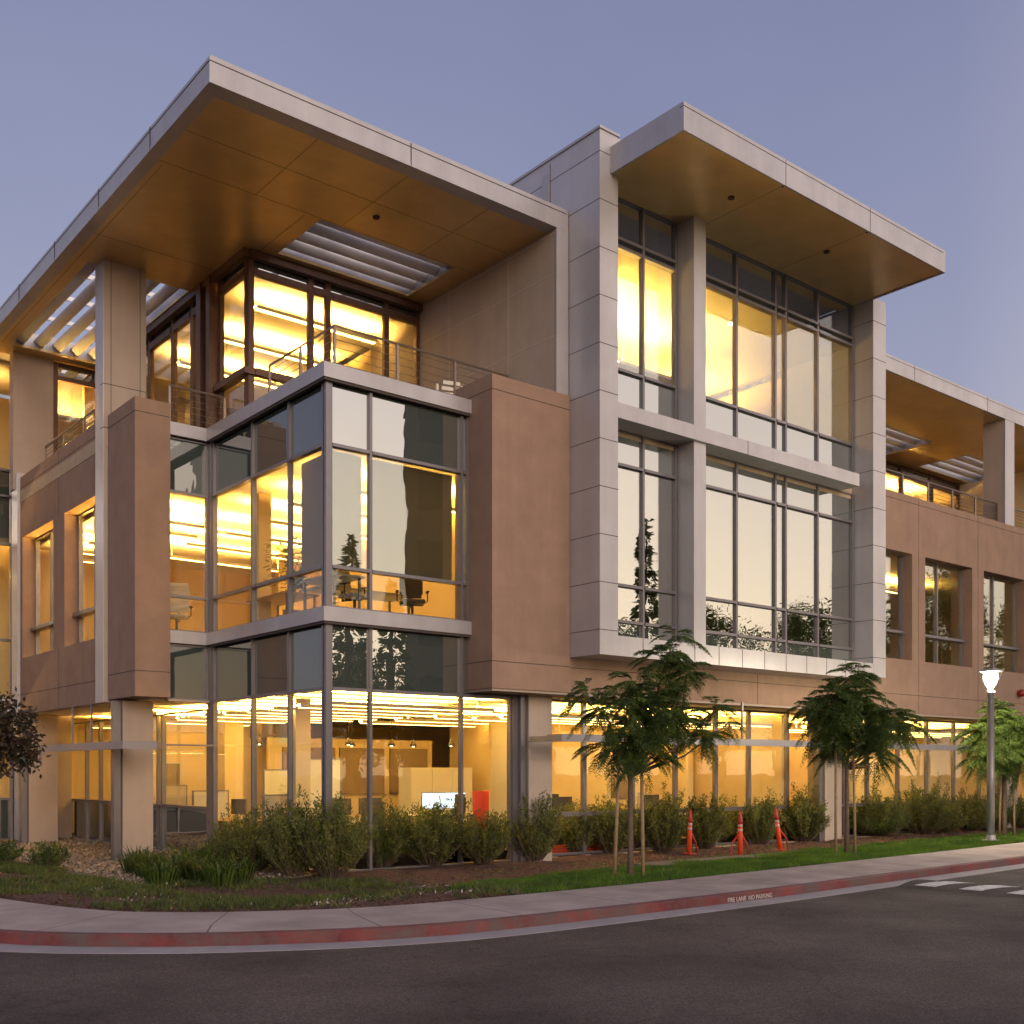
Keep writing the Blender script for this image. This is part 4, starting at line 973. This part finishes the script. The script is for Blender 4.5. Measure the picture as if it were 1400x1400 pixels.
SH = [(345, 1190, 1108, 84, 'wide loose shrub left of the corner glazing, leftmost of the shrub row'), (400, 1196, 1098, 80, 'tall dark shrub below the left side of the corner glazing'), (455, 1196, 1092, 90, 'largest bushy shrub right below the building corner'),
      (522, 1186, 1096, 60, 'upright shrub just right of the building corner'), (590, 1184, 1098, 82, 'wide shrub below the lit monitors'), (660, 1180, 1106, 66, 'rounded shrub below the red cabinet'),
      (730, 1176, 1082, 66, 'tall pale shrub in front of the grey pillar'), (787, 1166, 1094, 56, 'shrub left of the first tree stake behind the orange mesh'), (836, 1165, 1090, 56, 'shrub directly behind the stakes of the tree with the drooping branch'),
      (906, 1166, 1086, 58, 'shrub between the first young tree and the left orange post'), (965, 1160, 1086, 50, 'shrub just right of the left orange post'), (1040, 1154, 1086, 44, 'shrub between the middle and right orange posts'), (1098, 1150, 1082, 56, 'shrub just right of the right orange post'),
      (1145, 1142, 1090, 44, 'shrub behind the stakes of the dense tree'), (1200, 1142, 1084, 60, 'shrub right of the dense tree in front of the tower'), (1262, 1140, 1072, 74, 'widest bright shrub between the dense tree and the lamp'), (1325, 1136, 1086, 56, 'dark shrub just left of the lamp post'), (1388, 1132, 1086, 56, 'shrub right of the lamp post at the right edge')]
for px, b_, t_, w_, lb in SH: shrub(px, b_, t_, w_, lb, dens=1.25)
for k in range(22):
    px = 318+k*49+rng.uniform(-14, 14); b_ = 1186-(px-318)*.048+rng.uniform(-6, 3)
    shrub(px, b_, b_-rng.uniform(42, 72)*(1-.0003*(px-318)), rng.uniform(46, 78), '%s bush from the left in the back row of the planting under the windows' % ('first second third fourth fifth sixth seventh eighth ninth tenth eleventh twelfth thirteenth fourteenth fifteenth sixteenth seventeenth eighteenth nineteenth twentieth twenty-first twenty-second'.split()[k]), 'leaf_dark' if k % 3 == 0 else 'leaf_shrub', .9, 'back row bushes under the windows')
shrub(66, 1186, 1153, 42, 'small low round shrub in front of the left column', 'leaf_dark', 1.0, 'low plants of the left bed')
shrub(5, 1180, 1150, 40, 'small dark shrub at the left edge', 'leaf_dark', 1.0, 'low plants of the left bed')
def strap_plant(px, base, h, r, label):
    x_, y_, dep = at(px, base, -.3); zb = gz1(x_, y_); t = empty('strap_leaf_plant', (x_, y_, zb), label, 'plant', 'grassy clumps beside the left column'); mb = MB('leaf_dark')
    for k in range(150):
        a = random.uniform(0, 6.28); l = h*random.uniform(.6, 1.1); o = Vector((math.cos(a), math.sin(a), 0)); s_ = Vector((-o.y, o.x, 0))*.016; b0 = o*random.uniform(0, r*.4)
        p1 = b0+o*l*.25+Vector((0, 0, l*.65)); p2 = b0+o*l*random.uniform(.45, .8)+Vector((0, 0, l*random.uniform(.45, .95)))
        mb.quad(b0-s_, b0+s_, p1+s_*.8, p1-s_*.8); mb.tri(p1-s_*.8, p1+s_*.8, p2)
    mb.build('foliage', t, normals=False)
for i, (px, b_, h, lb) in enumerate(((185, 1180, .5, 'strap leaved clump touching the left column'), (255, 1184, .6, 'strap leaved clump behind the front pair beside the left column'), (325, 1192, .5, 'strap leaved clump at the left foot of the wide loose shrub'), (220, 1197, .45, 'lowest strap leaved clump right of the left column'), (290, 1183, .6, 'tall strap leaved clump below the recessed glazing'), (200, 1186, .55, 'leftmost strap leaved clump at the foot of the left column'), (238, 1190, .55, 'strap leaved clump right of the left column'), (275, 1192, .50, 'strap leaved clump left of the wide loose shrub'), (300, 1198, .45, 'strap leaved clump in front of the wide loose shrub'))): strap_plant(px, b_, h*1.15, .6, lb)

# grass and weeds (stuff)
def blades(name, m, n, region, h, wdt, dens=None, label=None, cat=None, lean=.5, clump=None):
    P = np.column_stack([rng.uniform(region[0], region[1], n), rng.uniform(region[2], region[3], n)])
    z, d = gz(P); keep = dens(P, d); P = P[keep]; z = z[keep]; n = len(P)
    dirs = rng.normal(size=(n, 3))*lean; dirs[:, 2] = 1
    C = np.column_stack([P, z-.01]); hh = rng.uniform(.5, 1.2, n)*h
    o = leaves_mesh(name, None, m, C, dirs, hh, wdt); tag(o, label, cat, kind='stuff'); return o
def pn(P, s, o=0): return np.sin(P[:, 0]*s+o)*np.cos(P[:, 1]*s*1.3+o*2)+.5*np.sin(P[:, 0]*s*2.3+P[:, 1]*s*1.9+o)
def lawn(P, d):
    edge = 2.8+1.05*np.clip((P[:, 0]-.5)/3, 0, 1)+.15*pn(P, 1.5); k = (d > .03) & (d < edge) & (P[:, 0] > -.9-(d*.0)+.15*pn(P, 3)) 
    k &= (P[:, 0] - (-.9)) > (d*.32)-.1
    return k & (rng.uniform(size=len(P)) < .8+.2*pn(P, 2))
blades('grass', 'grass', 420000, (-2, 26, -7.5, -1.5), .085, .011, lawn, 'short green lawn grass between the sidewalk and the shrubs', 'grass', .45)
def weeds(P, d):
    lv = pn(P, 1.1, 1)+.6*pn(P, 3.1, 2); return (d > .05) & (d < 6.0) & (P[:, 0] < .2) & (lv > -.15+.5*np.clip(.5-d, 0, 1)) & (rng.uniform(size=len(P)) < .9) & ~((P[:, 0] > -3.2) & (P[:, 1] > .6))
blades('ground_cover', 'weed', 60000, (-8, .2, -7.4, 6), .14, .014, weeds, 'patchy low weeds and grasses in the bed at the left', 'ground cover', .8)
def sparse(P, d): return (d > .2) & (d < 5.5) & (P[:, 0] < 22) & (pn(P, 2.3, 3) > .5)
blades('ground_cover', 'leaf_shrub', 16000, (-6, 22, -6.5, 1), .12, .02, sparse, 'scattered low seedlings on the dark mulch', 'ground cover', .9)
def fl(P, d): return (d > .8) & (d < 3.8) & (P[:, 0] < 1.5) & (pn(P, 2.9, 4) > .2)
blades('flowers', 'flower', 1500, (-5, 1.5, -6.5, -1), .07, .02, fl, 'tiny pale flower heads dotted through the left bed', 'flowers', .9)
# mulch chips
def chips():
    n = 40000; P = np.column_stack([rng.uniform(-7.5, 22, n), rng.uniform(-7, 1, n)]); z, d = gz(P); k = (d > .04) & (d < 6) & ((P[:, 0] < -.6) | (d > 2.6+1.0*np.clip((P[:, 0]-.5)/3, 0, 1))); P = P[k]; z = z[k]; n = len(P)
    D = rng.normal(size=(n, 3)); D[:, 2] *= .35; up = rng.normal(size=(n, 3))*.3; up[:, 2] = 1
    o = leaves_mesh('mulch', None, 'mulch_chip', np.column_stack([P, z+.012]), D, rng.uniform(.03, .08, n), .022, up); tag(o, 'dark brown bark mulch covering the planting beds', 'mulch', kind='stuff')
mat('mulch_chip', (.07, .032, .022), .95, 0, 0, 20, col2=(.22, .12, .085)); chips()
def pebbles():
    n = 9000; P = np.column_stack([rng.uniform(-3.2, 0.1, n), rng.uniform(.2, 15, n)]); z, d = gz(P); D = rng.normal(size=(n, 3)); D[:, 2] *= .4; up = rng.normal(size=(n, 3))*.3; up[:, 2] = 1
    o = leaves_mesh('gravel', None, 'pebble', np.column_stack([P, z+.015]), D, rng.uniform(.05, .11, n), .06, up); tag(o, 'pale gravel strip under the left overhang', 'gravel', kind='stuff')
mat('pebble', (.25, .19, .13), .8, 0, 0, 15, col2=(.55, .45, .32)); pebbles()
# lawn edging and pad
mb = MB('concrete_walk'); p0 = Vector((.04, -1.6, 0)); p1 = Vector((-.9, -6.65, 0)); pts = [p0.lerp(p1, k/20) for k in range(21)]
mb.tube([(p.x, p.y, gz1(p.x, p.y)+.0) for p in pts], .035, 6); o = mb.build('lawn_edging', None); tag(o, 'thin pale edging between the lawn and the left planting bed', 'edging')
zp = gz1(6.4, -3.4); mb = MB('concrete_walk'); mb.box(4.9, 9.0, -3.7, -2.9, zp-.1, zp+.05); o = mb.build('path', None); o['kind'] = 'structure'
# orange mesh lying behind the shrubs
mx_, my_, _ = at(795, 1163, -.36)
t = empty('safety_mesh', (mx_, my_, gz1(mx_, my_)), 'orange plastic mesh lying low behind the shrubs left of the first tree', 'safety mesh'); mb = MB('orange')
for i in range(34):
    x_ = -1.0+i*.06; mb.box(x_, x_+.022, -.003, .003, 0, .2+.03*math.sin(i))
for k in range(4): mb.box(-1.0, 1.03, -.0065, -.0035, .02+k*.05, .042+k*.05)
mb.build('mesh_net', t)

# ------------------------------------------------------------------ orange barrier posts
def barrier_post(px, base, lean, label, seed):
    random.seed(seed); zb = -.15
    for _ in range(3):
        x_, y_, dep = at(px, base, zb); zb = gz1(x_, y_)
    t = empty('barrier_post', (x_, y_, zb), label, 'barrier post', 'orange barrier posts on the lawn')
    L_ = Vector((RD.x*lean, RD.y*lean, 0))
    mb = MB('orange'); mb.tube([(0, 0, 0), L_*.5+Vector((0, 0, .5)), L_*.72+Vector((0, 0, .72))], [.058, .052, .042], 12); mb.build('post', t, smooth=True)
    for a, b in ((.56, .60), (.65, .70)):
        mb = MB('reflective'); mb.tube([L_*a+Vector((0, 0, a)), L_*b+Vector((0, 0, b))], [.054, .049], 12); mb.build('reflective_band', t, smooth=True)
    mb = MB('orange_dark'); mb.tube([L_*.72+Vector((0, 0, .72)), L_*.8+Vector((0, 0, .8)), L_*.95+Vector((0, 0, 1.0))], [.055, .045, .012], 10)
    mb.tube([L_*.8+Vector((.05, 0, .8)), L_*.9+Vector((.09, 0, .9)), L_*.9+Vector((.02, 0, .96))], .012, 6); mb.build('cap', t, smooth=True)
    for s in ((1, -1) if seed == 2 else (1,)):
        mb = MB('orange_dark'); mb.tube([L_*.55+Vector((0, 0, .55)), (RD.x*.16*s+VD.x*.1, RD.y*.16*s+VD.y*.1, .28), (RD.x*.22*s+VD.x*.2*s, RD.y*.22*s+VD.y*.2*s, .0)], [.02, .018, .018], 6); mb.build('brace_leg', t, smooth=True)
    mb = MB('orange_dark'); mb.box(-.11, .13, -.12, .11, 0, .035); mb.build('base', t, bevel=.01)
    return t
barrier_post(942, 1168, .03, 'leftmost upright orange barrier post on the lawn', 1)
barrier_post(1012, 1171, .0, 'middle orange barrier post with splayed dark red braces', 2)
barrier_post(1067, 1163, -.12, 'right orange barrier post leaning to the left', 3)

# ------------------------------------------------------------------ street lamp
lx_, ly_ = 13.59, -5.35; lz = gz1(lx_, ly_)
t = empty('street_lamp', (lx_, ly_, lz), 'grey pole street lamp with a glowing glass lantern on the lawn at the right', 'street lamp')
mb = MB('steel_pole'); mb.lathe([(.20, 0), (.20, .05), (.11, .06), (.10, .16)], (0, 0, 0), 20); mb.build('base', t, smooth=False)
mb = MB('steel_pole'); mb.lathe([(.085, .16), (.08, 1.5), (.07, 3.25), (.09, 3.27), (.09, 3.33)], (0, 0, 0), 20); mb.build('pole', t, smooth=True)
mb = MB('lamp_glass'); mb.lathe([(.11, 3.34), (.23, 3.74), (.225, 3.74), (.10, 3.35)], (0, 0, 0), 24); lan = mb.build('lantern', t, smooth=True)
mb = MB('lamp_glow'); mb.lathe([(.04, 3.40), (.10, 3.46), (.15, 3.60), (.14, 3.69), (.04, 3.72)], (0, 0, 0), 16); mb.build('bulb', lan, smooth=True)
mb = MB('steel_pole'); mb.lathe([(.24, 3.745), (.245, 3.76), (.16, 3.80), (.03, 3.82)], (0, 0, 0), 24); mb.build('lid', t, smooth=True)
pl = bpy.data.lights.new('lamp_light', 'POINT'); pl.energy = 2600; pl.color = (1, .85, .6); pl.shadow_soft_size = .2
po = bpy.data.objects.new('lamp_light', pl); COL.objects.link(po); po.parent = t; po.location = (0, 0, 3.6)

# ------------------------------------------------------------------ road markings: speed hump and kerb lettering
hx, hy0, hy1 = 5.15, -8.55, -15.5
mb = MB('asphalt'); n = 8
for k in range(n):
    a = -.55+1.1*k/n; b = -.55+1.1*(k+1)/n; f_ = lambda u: ZR+.004+.075*math.cos(u/.55*math.pi/2)
    mb.quad((hx+a, hy0, f_(a)), (hx+b, hy0, f_(b)), (hx+b, hy1, f_(b)), (hx+a, hy1, f_(a)))
mb.build('speed_hump', None, smooth=True)['kind'] = 'structure'
hump = bpy.data.objects['speed_hump']
mb = MB('white_paint'); yy = hy0-.2
while yy > hy1+.5:
    for k in range(n-2):
        a = -.41+.82*k/(n-2); b = -.41+.82*(k+1)/(n-2); f_ = lambda u: ZR+.010+.075*math.cos(u/.55*math.pi/2); s_ = lambda u: -(u+.41)*.55
        mb.quad((hx+a, yy+s_(a), f_(a)), (hx+b, yy+s_(b), f_(b)), (hx+b, yy-.32+s_(b), f_(b)), (hx+a, yy-.32+s_(a), f_(a)))
    yy -= .68
mb.build('painted_stripes', hump)
def kerb_text(body, i0, size):
    cu = bpy.data.curves.new('lettering', 'FONT'); cu.body = body; cu.size = size; cu.extrude = .001; cu.align_x = 'LEFT'
    o = bpy.data.objects.new('lettering', cu); COL.objects.link(o); cu.materials.append(MATS['white_paint']); o.parent = kerb
    pts = ring(.142, -.225); p = min(range(len(pts)), key=lambda k: abs(pts[k].x-i0) + (100 if pts[k].y > -4 else 0)); a = pts[p]; b = pts[p+1]
    ang = math.atan2(b.y-a.y, b.x-a.x); o.location = a + (b-a)*((i0-a.x)/(b.x-a.x)); o.rotation_euler = (R(90), 0, ang)
kerb_text('FIRE LANE  NO PARKING', 1.12, .085)

# ------------------------------------------------------------------ trees across the road (seen mirrored in the windows)
def far_tree(x, y, h, r, label, seed, conifer=False):
    g = np.random.default_rng(seed); t = empty('conifer_tree' if conifer else 'roadside_tree', (x, y, ZR-.1), label, 'tree', 'trees across the road')
    mb = MB('bark'); mb.tube([(0, 0, 0), (g.normal()*.2, g.normal()*.2, h*.5), (0, 0, h*.92)], [.28, .2, .06], 8)
    C = []; D = []
    if conifer:
        n = 3600; zz = g.uniform(.14, 1, n)**.85; zz = zz+.012*np.sin(zz*90); rad = r*(1-zz)**.8*(.5+.5*np.abs(np.sin(zz*26+g.uniform(0, .5, n)))); a = g.uniform(0, 6.28, n); rr = rad*np.sqrt(g.uniform(.2, 1, n))
        C = np.column_stack([rr*np.cos(a), rr*np.sin(a), zz*h]); D = np.column_stack([np.cos(a), np.sin(a), -.3+g.normal(size=n)*.3])
    else:
        for k in range(20):
            zf = g.uniform(.25, .95); a = g.uniform(0, 6.28); rr = r*g.uniform(.2, .95)*math.sin(math.pi*min(1, zf*.8+.15)); c = np.array([rr*math.cos(a), rr*math.sin(a), zf*h])
            mb.tube([(0, 0, zf*h*.7), tuple(c)], [.08, .02], 5); m_ = 420
            C.append(c+g.normal(size=(m_, 3))*np.array([1, 1, .8])*r*.17); D.append(g.normal(size=(m_, 3)))
        C = np.concatenate(C); D = np.concatenate(D)
    mb.build('trunk', t, smooth=True); leaves_mesh('crown', t, 'leaf_dark', C, D, g.uniform(.2, .42, len(C)), .15)
FT = [(66, -28, 16.5, 3.4), (75, -30, 19, 3.8), (83, -28, 17, 3.4), (92, -31, 20, 3.8), (101, -29, 18, 3.6), (111, -31, 20, 4), (-14, -44, 10, 3), (0, -46, 12, 3.2), (12, -44, 10, 3.2), (21, -50, 12, 3.5), (30, -48, 10.5, 3.4), (40, -52, 12, 4), (50, -50, 13, 4), (59, -54, 15, 4.4), (68, -52, 17, 4.5), (77, -54, 16, 4.5), (86, -52, 19, 5), (95, -55, 18, 5), (104, -53, 20, 5), (114, -54, 19, 5), (46, -60, 15, 4), (81, -62, 21, 5), (99, -64, 22, 5)]
for i, (x_, y_, h_, r_) in enumerate(FT): far_tree(x_, y_, h_, r_, 'broad dark tree across the road mirrored in the windows', 100+i)
far_tree(18.7, -30, 13.6, 1.9, 'narrow conifer mirrored at the left of the corner bay glazing', 300, True)
far_tree(21.2, -30, 11.6, 1.6, 'shorter conifer mirrored in the middle of the corner bay glazing', 301, True)
far_tree(39.8, -32, 17.6, 2.0, 'tall conifer mirrored in the left windows of the tower', 302, True)
t = empty('added_dark_block', (25.3, -35, -.4), 'unseen dark block added across the road to darken the mirror image in the right half of the corner bay glazing', 'building', None, R(33.7))  # unseen block, added and turned to darken the bay's reflection
mb = MB('wall_dark'); mb.box(0, 9.4, -9, 0, 0, 25); mb.box(-.1, 9.5, -9.1, .1, 25, 25.4); mb.build('wall', t)
for k in range(6):
    for j in range(3):
        mb = MB('dark'); mb.box(.7+j*2.95, 2.9+j*2.95, 0, .05, 1.3+k*3.9, 3.4+k*3.9); mb.build('window', t)
